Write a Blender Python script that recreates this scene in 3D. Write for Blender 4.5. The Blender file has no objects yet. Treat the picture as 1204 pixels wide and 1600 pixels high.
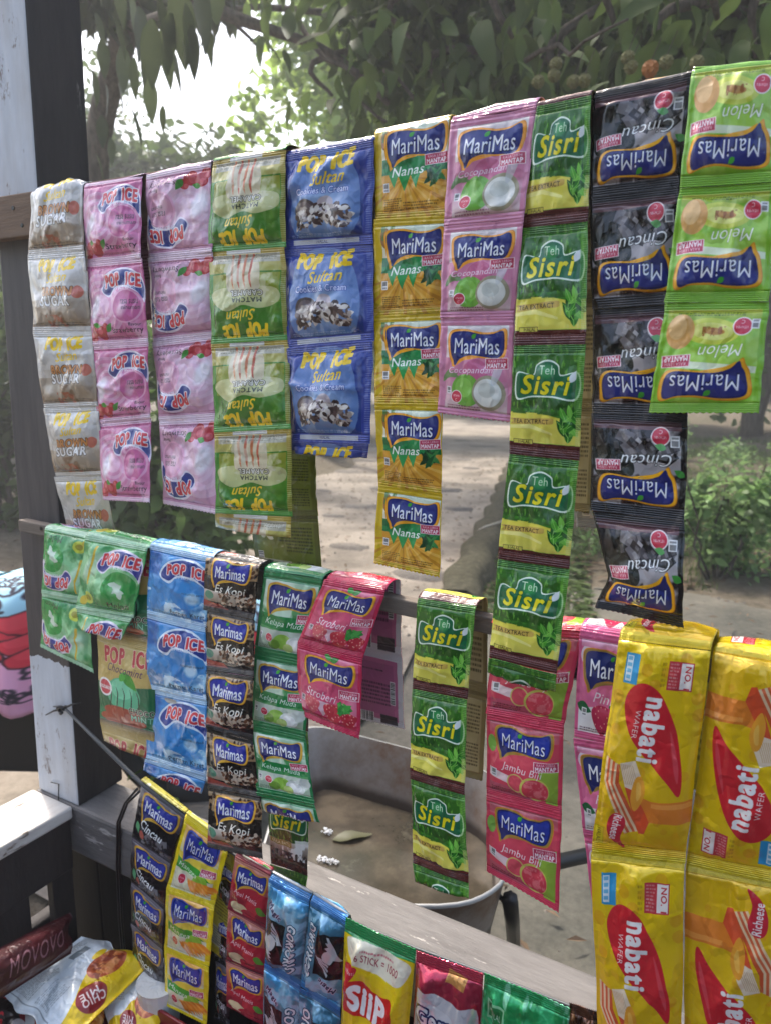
import bpy, math, random
import numpy as np
from mathutils import Vector, Matrix

scene = bpy.context.scene
COL = scene.collection
rng = np.random.default_rng(7)
random.seed(7)

# ------------------------------------------------------------------ camera
F = 1155.5                      # focal length in pixels of the 1204 x 1600 frame
YAW, PIT, CAMZ = math.radians(30.5), math.radians(10.5), 1.6
FW = np.array([-math.sin(YAW)*math.cos(PIT), math.cos(YAW)*math.cos(PIT), -math.sin(PIT)])
RT = np.array([math.cos(YAW), math.sin(YAW), 0.0])
UP = np.cross(RT, FW)
CAM = np.array([0, 0, CAMZ])
cam_d = bpy.data.cameras.new('camera')
cam_d.sensor_fit = 'VERTICAL'; cam_d.sensor_height = 36.0; cam_d.sensor_width = 27.09
cam_d.lens = 26.0
cam_d.clip_start = 0.02; cam_d.clip_end = 400
cam_d.dof.use_dof = True; cam_d.dof.focus_distance = 0.86; cam_d.dof.aperture_fstop = 8.0
cam = bpy.data.objects.new('camera', cam_d); COL.objects.link(cam)
cam.matrix_world = Matrix(((RT[0], UP[0], -FW[0], 0), (RT[1], UP[1], -FW[1], 0), (RT[2], UP[2], -FW[2], CAMZ), (0, 0, 0, 1)))
scene.camera = cam

def ray(x, y): return FW + RT*(x-602)/F - UP*(y-800)/F
def P(x, y, Y):                 # a point at real depth Y (metres beyond the camera, square to the stall front)
    d = ray(x, y); return CAM + d*(Y/d[1])
def G(x, y, z=0.0):             # a point on the level z
    d = ray(x, y); return CAM + d*((z-CAMZ)/d[2])
def PX(x, y, X):                # a point on the plane of the side wall
    d = ray(x, y); return CAM + d*(X/d[0])

# ------------------------------------------------------------------ light
SUN_EL, SUN_AZ = math.radians(57), math.radians(-62)     # azimuth from +Y, negative to the left
world = bpy.data.worlds.new('World'); scene.world = world
world.use_nodes = True
wn = world.node_tree.nodes; wl = world.node_tree.links
wn.clear()
sky = wn.new('ShaderNodeTexSky'); sky.sky_type = 'NISHITA'; sky.sun_disc = False
sky.sun_elevation = SUN_EL; sky.sun_rotation = SUN_AZ
sky.air_density = 1.2; sky.dust_density = 5.0; sky.ozone_density = 1.0
bg = wn.new('ShaderNodeBackground'); bg.inputs['Strength'].default_value = 0.15
wo = wn.new('ShaderNodeOutputWorld')
wl.new(sky.outputs[0], bg.inputs[0]); wl.new(bg.outputs[0], wo.inputs[0])
sun_d = bpy.data.lights.new('sun', 'SUN'); sun_d.energy = 1.9; sun_d.angle = math.radians(5); sun_d.color = (1.0, 0.95, 0.87)
sun = bpy.data.objects.new('sun', sun_d); COL.objects.link(sun)
sdir = Vector((math.sin(SUN_AZ)*math.cos(SUN_EL), math.cos(SUN_AZ)*math.cos(SUN_EL), math.sin(SUN_EL)))
sun.rotation_euler = sdir.to_track_quat('Z', 'Y').to_euler()
sun.location = sdir*20
vs = scene.view_settings
scene.display_settings.display_device = 'sRGB'
vs.view_transform = 'Standard'; vs.look = 'None'; vs.gamma = 1.0; vs.use_curve_mapping = False
vs.exposure = 1.52
scene.cycles.use_denoising = True
scene.cycles.max_bounces = 7; scene.cycles.transparent_max_bounces = 8
scene.cycles.sample_clamp_indirect = 6.0

# ------------------------------------------------------------------ object helpers
def tag(o, label=None, cat=None, group=None, kind=None):
    if label: o['label'] = label
    if cat: o['category'] = cat
    if group: o['group'] = group
    if kind: o['kind'] = kind
    return o
def empty(name, loc, label, cat, group=None):
    o = bpy.data.objects.new(name, None); COL.objects.link(o); o.location = loc
    o.empty_display_size = .05
    return tag(o, label, cat, group)
def link(name, me, parent=None, loc=(0, 0, 0)):
    o = bpy.data.objects.new(name, me); COL.objects.link(o); o.location = loc
    if parent is not None:
        o.parent = parent
    return o
def mesh_np(name, verts, quads, mats=(), midx=None, uv=None, smooth=True):
    """verts (n,3), quads (m,3|4) int; uv per loop (m*k,2)"""
    me = bpy.data.meshes.new(name)
    verts = np.ascontiguousarray(verts, dtype=np.float32); quads = np.ascontiguousarray(quads, dtype=np.int32)
    m, k = quads.shape
    me.vertices.add(len(verts)); me.vertices.foreach_set('co', verts.ravel())
    me.loops.add(m*k); me.loops.foreach_set('vertex_index', quads.ravel())
    me.polygons.add(m)
    me.polygons.foreach_set('loop_start', np.arange(0, m*k, k, dtype=np.int32))
    me.polygons.foreach_set('loop_total', np.full(m, k, dtype=np.int32))
    for mt in mats: me.materials.append(mt)
    if midx is not None: me.polygons.foreach_set('material_index', np.asarray(midx, dtype=np.int32))
    if uv is not None:
        l = me.uv_layers.new(name='UVMap'); l.data.foreach_set('uv', np.asarray(uv, dtype=np.float32).ravel())
    me.update(calc_edges=True)
    me.polygons.foreach_set('use_smooth', np.full(m, bool(smooth)))
    return me
class MB:
    """collects shapes into one mesh"""
    def __init__(s): s.v = []; s.f = []; s.m = []
    def add(s, v, f, m=0):
        o = len(s.v); s.v += [tuple(map(float, p)) for p in v]; s.f += [tuple(i+o for i in q) for q in f]; s.m += [m]*len(f)
    def box(s, a, b, m=0, bev=0.0, jit=0.0):
        (x0, y0, z0), (x1, y1, z1) = a, b
        c = [(x, y, z) for z in (z0, z1) for y in (y0, y1) for x in (x0, x1)]
        s.hexa([c[0], c[1], c[3], c[2], c[4], c[5], c[7], c[6]], m)
    def hexa(s, c, m=0):        # bottom ring 4, top ring 4
        s.add(c, [(0, 3, 2, 1), (4, 5, 6, 7), (0, 1, 5, 4), (1, 2, 6, 5), (2, 3, 7, 6), (3, 0, 4, 7)], m)
    def tube(s, pts, rad, n=8, m=0, cap=True):
        pts = [np.array(p, float) for p in pts]
        if not hasattr(rad, '__len__'): rad = [rad]*len(pts)
        rings = []; prev = None
        for i, p in enumerate(pts):
            t = pts[min(i+1, len(pts)-1)]-pts[max(i-1, 0)]; t = t/(np.linalg.norm(t)+1e-9)
            a = np.array([0, 0, 1.0]) if abs(t[2]) < .9 else np.array([1.0, 0, 0])
            if prev is not None: a = prev
            b = np.cross(t, a); b /= np.linalg.norm(b)+1e-9; a = np.cross(b, t); prev = a
            rings.append([p+rad[i]*(math.cos(q)*a+math.sin(q)*b) for q in np.linspace(0, 2*math.pi, n, endpoint=False)])
        v = [q for r in rings for q in r]; f = []
        for i in range(len(pts)-1):
            for j in range(n): f.append((i*n+j, i*n+(j+1) % n, (i+1)*n+(j+1) % n, (i+1)*n+j))
        if cap: f.append(tuple(range(n-1, -1, -1))); f.append(tuple((len(pts)-1)*n+j for j in range(n)))
        s.add(v, f, m)
    def build(s, name, mats, parent=None, bevel=0.0, smooth=False, loc=(0, 0, 0)):
        me = bpy.data.meshes.new(name); me.from_pydata(s.v, [], s.f)
        for mt in (mats if isinstance(mats, (list, tuple)) else [mats]): me.materials.append(mt)
        me.polygons.foreach_set('material_index', s.m)
        me.polygons.foreach_set('use_smooth', [smooth]*len(s.f))
        me.update()
        o = link(name, me, parent, loc)
        if bevel:
            b = o.modifiers.new('bevel', 'BEVEL'); b.width = bevel; b.segments = 2; b.limit_method = 'ANGLE'
        return o
def smoothstep(a, b, x):
    t = np.clip((x-a)/(b-a), 0, 1); return t*t*(3-2*t)
def vnoise(x, y, seed=0):
    """smooth value noise in numpy, 0..1"""
    xi = np.floor(x).astype(np.int64); yi = np.floor(y).astype(np.int64); xf = x-xi; yf = y-yi
    def h(a, b):
        n = (a*374761393+b*668265263+seed*1442695041) & 0xffffffff
        n = ((n ^ (n >> 13))*1274126177) & 0xffffffff
        return ((n ^ (n >> 16)) & 0xffff)/65535.0
    u = xf*xf*(3-2*xf); w = yf*yf*(3-2*yf)
    return (h(xi, yi)*(1-u)+h(xi+1, yi)*u)*(1-w)+(h(xi, yi+1)*(1-u)+h(xi+1, yi+1)*u)*w
def fbm(x, y, seed=0, o=4):
    t = 0; a = .5
    for i in range(o): t = t+a*vnoise(x*2**i, y*2**i, seed+i*17); a *= .5
    return t/(1-.5**o)

# ------------------------------------------------------------------ procedural materials
def mat(name, base=(.5, .5, .5), rough=.6, metal=0.0, spec=.5):
    m = bpy.data.materials.new(name); m.use_nodes = True
    b = m.node_tree.nodes['Principled BSDF']
    b.inputs['Base Color'].default_value = (*base, 1); b.inputs['Roughness'].default_value = rough
    b.inputs['Metallic'].default_value = metal; b.inputs['Specular IOR Level'].default_value = spec
    return m
def nodes(m): return m.node_tree.nodes, m.node_tree.links, m.node_tree.nodes['Principled BSDF']
def tex_noise(m, scale=5, detail=6, stretch=(1, 1, 1), coord='Object', rough=.6):
    n, l, b = nodes(m)
    tc = n.new('ShaderNodeTexCoord'); mp = n.new('ShaderNodeMapping'); mp.inputs['Scale'].default_value = stretch
    t = n.new('ShaderNodeTexNoise'); t.inputs['Scale'].default_value = scale; t.inputs['Detail'].default_value = detail
    t.inputs['Roughness'].default_value = rough
    l.new(tc.outputs[coord], mp.inputs['Vector']); l.new(mp.outputs[0], t.inputs['Vector'])
    return t
def ramp(m, src, stops):
    n, l, b = nodes(m); r = n.new('ShaderNodeValToRGB'); e = r.color_ramp.elements
    while len(e) > 1: e.remove(e[-1])
    e[0].position = stops[0][0]; e[0].color = (*stops[0][1], 1)
    for p, c in stops[1:]:
        q = e.new(p); q.color = (*c, 1)
    l.new(src, r.inputs[0]); return r
def bump(m, src, strength=.3, dist=.01):
    n, l, b = nodes(m); bp = n.new('ShaderNodeBump'); bp.inputs['Strength'].default_value = strength
    bp.inputs['Distance'].default_value = dist
    l.new(src, bp.inputs['Height'])
    if b.inputs['Normal'].is_linked:
        l.new(b.inputs['Normal'].links[0].from_socket, bp.inputs['Normal'])
    l.new(bp.outputs[0], b.inputs['Normal'])
def mixc(m, fac, a, c):
    n, l, b = nodes(m); x = n.new('ShaderNodeMix'); x.data_type = 'RGBA'
    if hasattr(fac, 'links') or hasattr(fac, 'is_linked'): l.new(fac, x.inputs[0])
    else: x.inputs[0].default_value = fac
    for s, i in ((a, 6), (c, 7)):
        if isinstance(s, tuple): x.inputs[i].default_value = (*s, 1)
        else: l.new(s, x.inputs[i])
    return x.outputs[2]
def wood(name, c0, c1, grain=(1, 1, 14), rough=.7, chips=None, chip_at=.62, scale=5, bstr=.5, spec=.3):
    """weathered or painted wood; grain runs along the axis with the smallest stretch"""
    m = mat(name, c0, rough, 0, spec); n, l, b = nodes(m)
    t = tex_noise(m, scale, 8, grain, rough=.7)
    r = ramp(m, t.outputs[0], [(.3, c0), (.68, c1)]); out = r.outputs[0]
    if chips:
        t2 = tex_noise(m, 17, 9, tuple(max(.35, g*.25) for g in grain), rough=.72)
        k = ramp(m, t2.outputs[0], [(chip_at, (0, 0, 0)), (chip_at+.03, (1, 1, 1))])
        out = mixc(m, k.outputs[0], out, chips)
    l.new(out, b.inputs['Base Color'])
    bump(m, t.outputs[0], bstr, .004)
    return m

# ------------------------------------------------------------------ flat print for the packets, computed here with numpy
def hx(s): return tuple(int(s[i:i+2], 16)/255 for i in (0, 2, 4))
_glyph = {}
def glyphs(txt, bold=0.0):
    key = (txt, bold)
    if key not in _glyph:
        cu = bpy.data.curves.new('print', 'FONT'); cu.body = txt; cu.resolution_u = 3
        cu.space_character = 1.16 if bold else 1.05
        ob = bpy.data.objects.new('print', cu); COL.objects.link(ob)
        me = ob.to_mesh()
        me.calc_loop_triangles()
        v = np.empty(len(me.vertices)*3, np.float32); me.vertices.foreach_get('co', v); v = v.reshape(-1, 3)[:, :2].astype(float)
        t = np.empty(len(me.loop_triangles)*3, np.int32); me.loop_triangles.foreach_get('vertices', t)
        ob.to_mesh_clear(); bpy.data.objects.remove(ob); bpy.data.curves.remove(cu)
        lo = v.min(0); hi = v.max(0); v = (v-lo)/(hi-lo)
        _glyph[key] = (v, t.reshape(-1, 3), (hi-lo)[0]/(hi-lo)[1])
    return _glyph[key]
def catmull(p, n=6, closed=True):
    p = np.array(p, float); out = []
    N = len(p)
    for i in range(N if closed else N-1):
        p0, p1, p2, p3 = (p[(i-1) % N], p[i], p[(i+1) % N], p[(i+2) % N]) if closed else (p[max(i-1, 0)], p[i], p[i+1], p[min(i+2, N-1)])
        for t in np.linspace(0, 1, n, endpoint=False):
            out.append(.5*((2*p1)+(-p0+p2)*t+(2*p0-5*p1+4*p2-p3)*t*t+(-p0+3*p1-3*p2+p3)*t**3))
    return np.array(out)
class Art:
    """a small print canvas: x 0..1 to the right, y 0..1 downwards, both in label widths / heights"""
    def __init__(s, asp=1.1, bg='ffffff', w=480, seed=1):
        s.W = w; s.H = int(w*asp)//2*2; s.asp = asp; s.a = np.empty((s.H, s.W, 3), np.float32); s.a[:] = hx(bg)
        s.Y, s.X = np.mgrid[0:s.H, 0:s.W].astype(np.float32); s.X = (s.X+.5)/s.W; s.Y = (s.Y+.5)/s.H
        s.r = np.random.default_rng(seed); s.seed = seed
    def _sl(s, x0, x1, y0, y1):
        return (slice(max(0, int(y0*s.H)-1), min(s.H, int(y1*s.H)+2)), slice(max(0, int(x0*s.W)-1), min(s.W, int(x1*s.W)+2)))
    def _paint(s, sl, m, col, al=1.0):
        if isinstance(col, str): col = hx(col)
        m = (m*al)[..., None]; s.a[sl] = s.a[sl]*(1-m)+np.array(col, np.float32)*m
    def poly(s, pts, col, al=1.0):
        p = np.array(pts, float); sl = s._sl(p[:, 0].min(), p[:, 0].max(), p[:, 1].min(), p[:, 1].max())
        X = s.X[sl]; Y = s.Y[sl]
        if X.size == 0: return
        ins = np.zeros(X.shape, bool); q = np.roll(p, -1, 0)
        for (ax, ay), (bx, by) in zip(p, q):
            if ay == by: continue
            ins ^= ((ay > Y) != (by > Y)) & (X < (bx-ax)*(Y-ay)/(by-ay)+ax)
        s._paint(sl, ins.astype(np.float32), col, al)
    def blob(s, pts, col, al=1.0, n=6): s.poly(catmull(pts, n), col, al)
    def rect(s, x0, y0, x1, y1, col, al=1.0, rot=0):
        cx, cy = (x0+x1)/2, (y0+y1)/2; c, n = math.cos(rot), math.sin(rot); o = []
        for x, y in ((x0, y0), (x1, y0), (x1, y1), (x0, y1)):
            dx, dy = x-cx, (y-cy)*s.asp; o.append((cx+dx*c-dy*n, cy+(dx*n+dy*c)/s.asp))
        s.poly(o, col, al)
    def ell(s, cx, cy, rx, ry, col, al=1.0, rot=0, soft=0.0):
        """rx, ry in label widths"""
        R = max(rx, ry)*1.05; sl = s._sl(cx-R, cx+R, cy-R/s.asp, cy+R/s.asp)
        dx = s.X[sl]-cx; dy = (s.Y[sl]-cy)*s.asp
        if dx.size == 0: return
        c, n = math.cos(rot), math.sin(rot); a = (dx*c+dy*n)/rx; b = (-dx*n+dy*c)/ry; d = a*a+b*b
        m = (d < 1).astype(np.float32) if soft <= 0 else np.clip((1-d)/soft, 0, 1)
        s._paint(sl, m, col, al)
    def vgrad(s, y0, y1, c0, c1, x0=0, x1=1):
        sl = s._sl(x0, x1, y0, y1); t = np.clip((s.Y[sl]-y0)/(y1-y0), 0, 1)[..., None]
        s.a[sl] = np.array(hx(c0))*(1-t)+np.array(hx(c1))*t
    def noise(s, col, al=.5, fx=6, fy=6, lo=.5, hi=.7, box=(0, 0, 1, 1), seed=0, ridge=False):
        sl = s._sl(box[0], box[2], box[1], box[3]); n = fbm(s.X[sl]*fx+seed*3.1, s.Y[sl]*fy*s.asp+seed*1.7, s.seed+seed, 4)
        if ridge: n = 1-np.abs(2*n-1)*3
        s._paint(sl, np.clip((n-lo)/(hi-lo), 0, 1).astype(np.float32), col, al)
    def text(s, txt, cx, cy, w, h, col, bold=0.0, rot=0.0, shear=0.0, arc=0.0, out=None, outw=.03, al=1.0):
        """centre, width and height all in label widths except cy (label heights); bold and outline thicken in letter heights"""
        v, t, _ = glyphs(txt, bold >= .05)
        w2 = w-bold*h*.8; h2 = h*(1-bold*.8)
        x = (v[:, 0]-.5)*w2; y = -(v[:, 1]-.5)*h2
        x = x-y*shear; y = y+arc*(x/w*2)**2*h
        c, n = math.cos(rot), math.sin(rot); x, y = x*c-y*n, x*n+y*c
        px = (cx+x)*s.W; py = cy*s.H+y*s.W
        pad = int((bold+(outw if out else 0))*h*s.W)+3
        X0, X1 = int(max(px.min()-pad, 0)), int(min(px.max()+pad, s.W)); Y0, Y1 = int(max(py.min()-pad, 0)), int(min(py.max()+pad, s.H))
        if X1 <= X0 or Y1 <= Y0: return
        M = np.zeros((Y1-Y0, X1-X0), bool)
        for a, b, d in t:
            ax, ay, bx, by, dx, dy = px[a], py[a], px[b], py[b], px[d], py[d]
            x0 = max(int(min(ax, bx, dx)), X0); x1 = min(int(max(ax, bx, dx))+2, X1); y0 = max(int(min(ay, by, dy)), Y0); y1 = min(int(max(ay, by, dy))+2, Y1)
            if x0 >= x1 or y0 >= y1: continue
            ar = (bx-ax)*(dy-ay)-(by-ay)*(dx-ax)
            if abs(ar) < 1e-9: continue
            X = np.arange(x0, x1)+.5; Y = (np.arange(y0, y1)+.5)[:, None]; g = 1 if ar > 0 else -1
            M[y0-Y0:y1-Y0, x0-X0:x1-X0] |= (g*((bx-ax)*(Y-ay)-(by-ay)*(X-ax)) >= -.01) & (g*((dx-bx)*(Y-by)-(dy-by)*(X-bx)) >= -.01) & (g*((ax-dx)*(Y-dy)-(ay-dy)*(X-dx)) >= -.01)
        def grow(m, r):
            if r < .5: return m
            o = m.copy(); k = int(math.ceil(r))
            for i in range(-k, k+1):
                for j in range(-k, k+1):
                    if (i or j) and i*i+j*j <= r*r+.3:
                        ys, yd = (slice(max(0, -i), m.shape[0]-max(0, i)), slice(max(0, i), m.shape[0]+min(0, i)))
                        xs, xd = (slice(max(0, -j), m.shape[1]-max(0, j)), slice(max(0, j), m.shape[1]+min(0, j)))
                        o[yd, xd] |= m[ys, xs]
            return o
        sl = (slice(Y0, Y1), slice(X0, X1)); M = grow(M, bold*h*s.W*.8)
        if out: s._paint(sl, grow(M, max(1.5, outw*h*s.W*1.6)).astype(np.float32), out, al)
        s._paint(sl, M.astype(np.float32), col, al)
    def micro(s, x0, y0, x1, y1, rows, col, al=.8, fill=.8):
        for i in range(rows):
            y = y0+(y1-y0)*(i+.5)/rows; h = (y1-y0)/rows*.26; x = x0; end = x1-(x1-x0)*s.r.random()*.25
            while x < end:
                w = (.008+.03*s.r.random()); s.rect(x, y-h, min(x+w, end), y+h, col, al*(.6+.4*s.r.random())); x += w+.008
    def bars(s, x0, y0, x1, y1, vert=True):
        s.rect(x0, y0, x1, y1, 'e9e9e4'); t = 0.04
        while t < .96:
            w = .012+.03*s.r.random()
            if vert: s.rect(x0+(x1-x0)*t, y0+.005, x0+(x1-x0)*(t+w), y1-.005, '222222')
            else: s.rect(x0+.008, y0+(y1-y0)*t, x1-.008, y0+(y1-y0)*(t+w), '222222')
            t += w+.02+.03*s.r.random()
    def leaf(s, cx, cy, L, wd, rot, col, vein=None):
        pts = []
        for t in np.linspace(0, 1, 9): pts.append((t-.5, wd*math.sin(math.pi*t**.8)))
        for t in np.linspace(1, 0, 9): pts.append((t-.5, -wd*math.sin(math.pi*t**.8)))
        c, n = math.cos(rot), math.sin(rot)
        s.poly([(cx+L*(x*c-y*n), cy+L*(x*n+y*c)/s.asp) for x, y in pts], col)
        if vein: s.poly([(cx+L*(x*c-y*n), cy+L*(x*n+y*c)/s.asp) for x, y in ((-.5, .02), (.4, .012), (.4, -.012), (-.5, -.02))], vein)
    def image(s, name):
        a = s.a[:s.H//2*2, :s.W//2*2]; a = (a[0::2, 0::2]+a[1::2, 0::2]+a[0::2, 1::2]+a[1::2, 1::2])/4
        h, w, _ = a.shape; im = bpy.data.images.new(name, w, h, alpha=False)
        px = np.ones((h, w, 4), np.float32); px[..., :3] = np.clip(a[::-1], 0, 1)
        im.pixels.foreach_set(px.ravel()); im.pack(); im.update(); return im

# ---- the prints
BLOB = [(.02, .30), (.04, .10), (.14, .02), (.35, .02), (.58, .10), (.80, .09), (.95, .00), (1.0, .12), (1.0, .45), (.95, .72), (.84, .80),
        (.60, .76), (.42, .74), (.28, .80), (.20, .92), (.13, 1.06), (.10, .90), (.05, .70)]
def marimas(c, x0=.12, y0=.13, x1=.90, h=.34, txt='MariMas', badge=True, by=None, bx=.80, gold='f2a922', old=False, navy='26307c'):
    w = x1-x0; m = lambda p, ex=0, ey=0: (x0+w*(.5+(p[0]-.5)*(1+ex)), y0+h*(.45+(p[1]-.45)*(1+ey)))
    c.blob([m(p, .10, .16) for p in BLOB], 'd98a1c'); c.blob([m(p, .075, .11) for p in BLOB], gold)
    c.blob([m(p) for p in BLOB], '1d2466'); c.blob([m(p, -.05, -.10) for p in BLOB[:-7]+BLOB[-7:-5]+[(.3, .72), (.1, .62)]], navy)
    c.blob([m((.16, 1.05)), m((.22, .86)), m((.34, .80)), m((.56, .80)), m((.30, .90))], gold)
    cx = x0+w*.51; cy = y0+h*.46
    c.text(txt, cx+.004, cy+.012, w*.80, h*c.asp*.47, '12163f', .03)
    c.text(txt, cx, cy, w*.80, h*c.asp*.47, 'e9ecf4', .012 if not old else .03)
    c.leaf(x0+w*.46, y0+h*.16, .085, .32, -.7, '3fa535')
    if badge:
        by = by if by is not None else y0+h*.93
        c.rect(bx-.14, by-.05, bx+.15, by+.062, 'f3dde0', rot=-.06); c.rect(bx-.13, by-.043, bx+.14, by+.055, 'b93a56', rot=-.06)
        c.text('RASA LEBIH', bx+.005, by-.02, .21, .032, 'f6e9ec', .02, rot=-.06); c.text('MANTAP', bx+.005, by+.026, .235, .055, 'f9f1f3', .04, rot=-.06)
def seals(c, col, t=.06, b=.06, al=.55):
    c.rect(0, 0, 1, t, col, al); c.rect(0, 1-b, 1, 1, col, al)
def halal(c, x, y, w=.09, col='e8e8e8', ink='333333'):
    c.rect(x, y, x+w, y+w*1.3/c.asp, col); c.rect(x+.012, y+.01, x+w-.012, y+w*.75/c.asp, ink, .6); c.rect(x+.012, y+w*.9/c.asp, x+w-.012, y+w*1.15/c.asp, ink, .5)
def vitc(c, x, y, r=.07, col='c8324a'):
    c.ell(x, y, r*1.15, r*1.15, 'f0e4e4'); c.ell(x, y, r, r, col); c.text('VITAMIN', x, y-.008, r*1.4, r*.35, 'f7ecec', .02); c.text('C', x, y+r*.55/c.asp, r*.4, r*.5, 'f7ecec', .03)

def a_nanas():
    c = Art(1.25, 'cfae16', seed=2)
    c.rect(.12, .08, .985, .94, 'e4dcc0'); c.vgrad(.08, .30, 'c9d8c4', 'e9e2c0', .12, .985)
    c.ell(.17, .2, .07, .13, '9a6a35'); c.noise('4f7a37', .9, 14, 8, .45, .6, (.12, .08, .30, .22))
    c.rect(.12, .40, .985, .56, '1f8a48'); c.noise('0f5f32', .7, 6, 9, .5, .6, (.12, .40, .985, .60), 1)
    c.vgrad(.56, .94, 'd89a2a', 'e8b040', .12, .985)
    for k in range(13):
        a = math.radians(8+k*13); c.poly([(.45, .60), (.45+.75*math.cos(a), .60+.5*math.sin(a)), (.45+.75*math.cos(a+.09), .60+.5*math.sin(a+.09))], 'f2c765' if k % 2 else 'b97a1c', .65)
    c.poly([(.22, .56), (.3, .70), (.36, .58), (.44, .74), (.52, .58), (.60, .72), (.66, .56)], '2b9a4e')
    for k in range(16): c.leaf(.84+.05*math.sin(k*2.1), .56+.02*math.cos(k*1.7)+k*.004, .24, .13, -1.57+.9*math.sin(k*1.3), ['1d5a2e', '3a8742', '123f22'][k % 3])
    marimas(c, .17, .13, .94, .34, by=.44, bx=.84)
    c.text('Nanas', .49, .535, .42, .12, 'f2f6ee', .02, rot=-.05, shear=.25, out='2f9350')
    halal(c, .135, .64); c.micro(.14, .80, .42, .93, 6, '5b4210'); c.micro(.42, .84, .9, .92, 3, '5b4210'); c.rect(0, .945, 1, .96, 'b8980e', .6)
    return c
def a_coco():
    c = Art(1.2, 'cf86a4', seed=3)
    c.rect(.10, .08, .93, .94, 'cf7f9f'); c.vgrad(.08, .26, 'c8c6c2', 'd8a9bb', .10, .93); c.noise('e6e2de', .8, 5, 4, .5, .62, (.10, .08, .93, .4), 2)
    c.ell(.52, .55, .17, .17, 'bf5b84', .8); c.vgrad(.62, .93, 'cc86a2', 'd9c4c4', .10, .93)
    c.ell(.40, .73, .20, .20, '6fae3e'); c.ell(.37, .70, .12, .12, '8cc656', .7); c.ell(.70, .74, .21, .21, 'a19a80'); c.ell(.69, .74, .175, .17, 'dfe0d8'); c.ell(.68, .71, .11, .09, 'c3c8c0', .8)
    c.ell(.81, .52, .05, .18, 'c9ced0', .7, .3)
    for k in range(4): c.leaf(.12+.03*k, .58, .22, .14, -1+.4*k, '6d8a58')
    marimas(c, .14, .13, .88, .33, by=.44, bx=.79, gold='f6a43a'); c.text('Cocopandan', .45, .53, .60, .10, 'f1dce6', .01, rot=-.04, shear=.25, out='c06a90')
    vitc(c, .27, .80, .07); halal(c, .12, .70, .07); c.micro(.14, .88, .6, .93, 2, '7a3a52')
    return c
def a_sisri(gula=False):
    c = Art(1.45, '4f9a26', w=480, seed=5)
    c.vgrad(0, .62, '34741c', '1c4c12'); c.noise('74b43a', .7, 30, 12, .54, .66, (0, 0, 1, .64), 0, False); c.noise('1c4f17', .75, 22, 16, .52, .62, (0, .28, 1, .64), 3)
    for k in range(9): c.rect(0, .012+k*.014, 1, .017+k*.014, '244f1a', .55)
    c.blob([(.07, .24), (.30, .255), (.34, .17), (.50, .125), (.66, .17), (.70, .255), (.94, .24), (.93, .47), (.60, .455), (.30, .46), (.07, .475)], 'dfeedd', n=5)
    c.blob([(.09, .25), (.31, .268), (.355, .18), (.50, .142), (.645, .18), (.69, .268), (.92, .25), (.91, .455), (.60, .44), (.30, .445), (.09, .46)], '12663f', n=5)
    c.ell(.5, .23, .12, .11, '4fae5a', .65, soft=.8)
    c.text('Teh', .50, .215, .22, .115, 'cfe9c6', .0); c.text('Sisri', .49, .345, .66, .25, 'e6d91c', .05, shear=.22, out='1b5a24', outw=.02)
    c.leaf(.87, .27, .17, .26, -1.1, 'e4ecec')
    if gula:
        c.vgrad(.60, .86, 'cfcabc', '3a211a'); c.noise('efefee', .9, 7, 5, .45, .55, (.35, .56, 1, .86), 4); c.rect(0, .84, 1, 1, '4a231c'); c.noise('22110d', .9, 20, 14, .45, .6, (0, .74, 1, 1), 6)
        c.rect(.02, .60, .62, .67, '8a7a3e'); c.text('GULA BATU', .33, .635, .5, .06, 'efe9c8', .03); return c
    c.vgrad(.60, .87, 'dcd24a', 'e6de62'); c.poly([(0, .60), (.25, .585), (.5, .60), (.72, .63), (1, .70), (1, .56), (0, .56)], '3a7d22')
    c.noise('2a5f1c', .9, 20, 14, .4, .5, (0, .55, 1, .605), 8)
    c.poly([(0, .72), (.3, .70), (.62, .77), (.62, .79), (.3, .74), (0, .75)], 'f1ea8a')
    for k in range(16): c.leaf(.84+.08*math.sin(k*2.3), .70-.012*k+.05, .30-.008*k, .20, -1.57+1.0*math.sin(k*1.9), ['2f7d23', '56a834', '1c5a1b', '7cc74a'][k % 4], '9ad866')
    c.blob([(.02, .655), (.30, .648), (.60, .635), (.64, .66), (.60, .69), (.30, .70), (.03, .71), (.04, .68)], 'c8a94e'); c.text('TEA EXTRACT', .31, .675, .52, .058, '26240f', .035, rot=-.03)
    c.rect(0, .875, 1, 1, '5a2420'); c.rect(.06, .845, .34, .885, 'd8cf55'); c.rect(.06, .845, .34, .849, '4b4420'); c.rect(.06, .845, .066, .885, '4b4420'); c.rect(.334, .845, .34, .885, '4b4420'); c.text('HALAL', .22, .866, .17, .042, '3a3418', .02)
    c.micro(.04, .905, .45, .95, 4, 'c9a39a', .5); c.micro(.52, .905, .95, .95, 4, 'c9a39a', .5)
    for k in range(4): c.rect(0, .958+k*.011, 1, .962+k*.011, '37100e', .6)
    c.rect(.90, .05, 1, .60, '6fb53a', .45); c.rect(.93, .62, 1, .88, 'd5cf70', .5)
    for k in range(46): c.rect(.93, .05+k*.018, 1, .055+k*.018, 'dce7c0', .35)
    return c
def cubes(c, n, box, seed, hi='8a8688', lo='17151a'):
    r = np.random.default_rng(seed)
    for i in range(n):
        x = box[0]+(box[2]-box[0])*r.random(); y = box[1]+(box[3]-box[1])*r.random(); s = .05+.05*r.random(); a = r.random()*1.5
        col = [lo, '2b262b', '4c474c', hi, '6c676a'][r.integers(5)]; c.rect(x-s, y-s*.7, x+s, y+s*.7, col, .95, a); c.rect(x-s*.8, y-s*.5, x+s*.1, y+s*.1, hi, .35, a)
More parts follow.
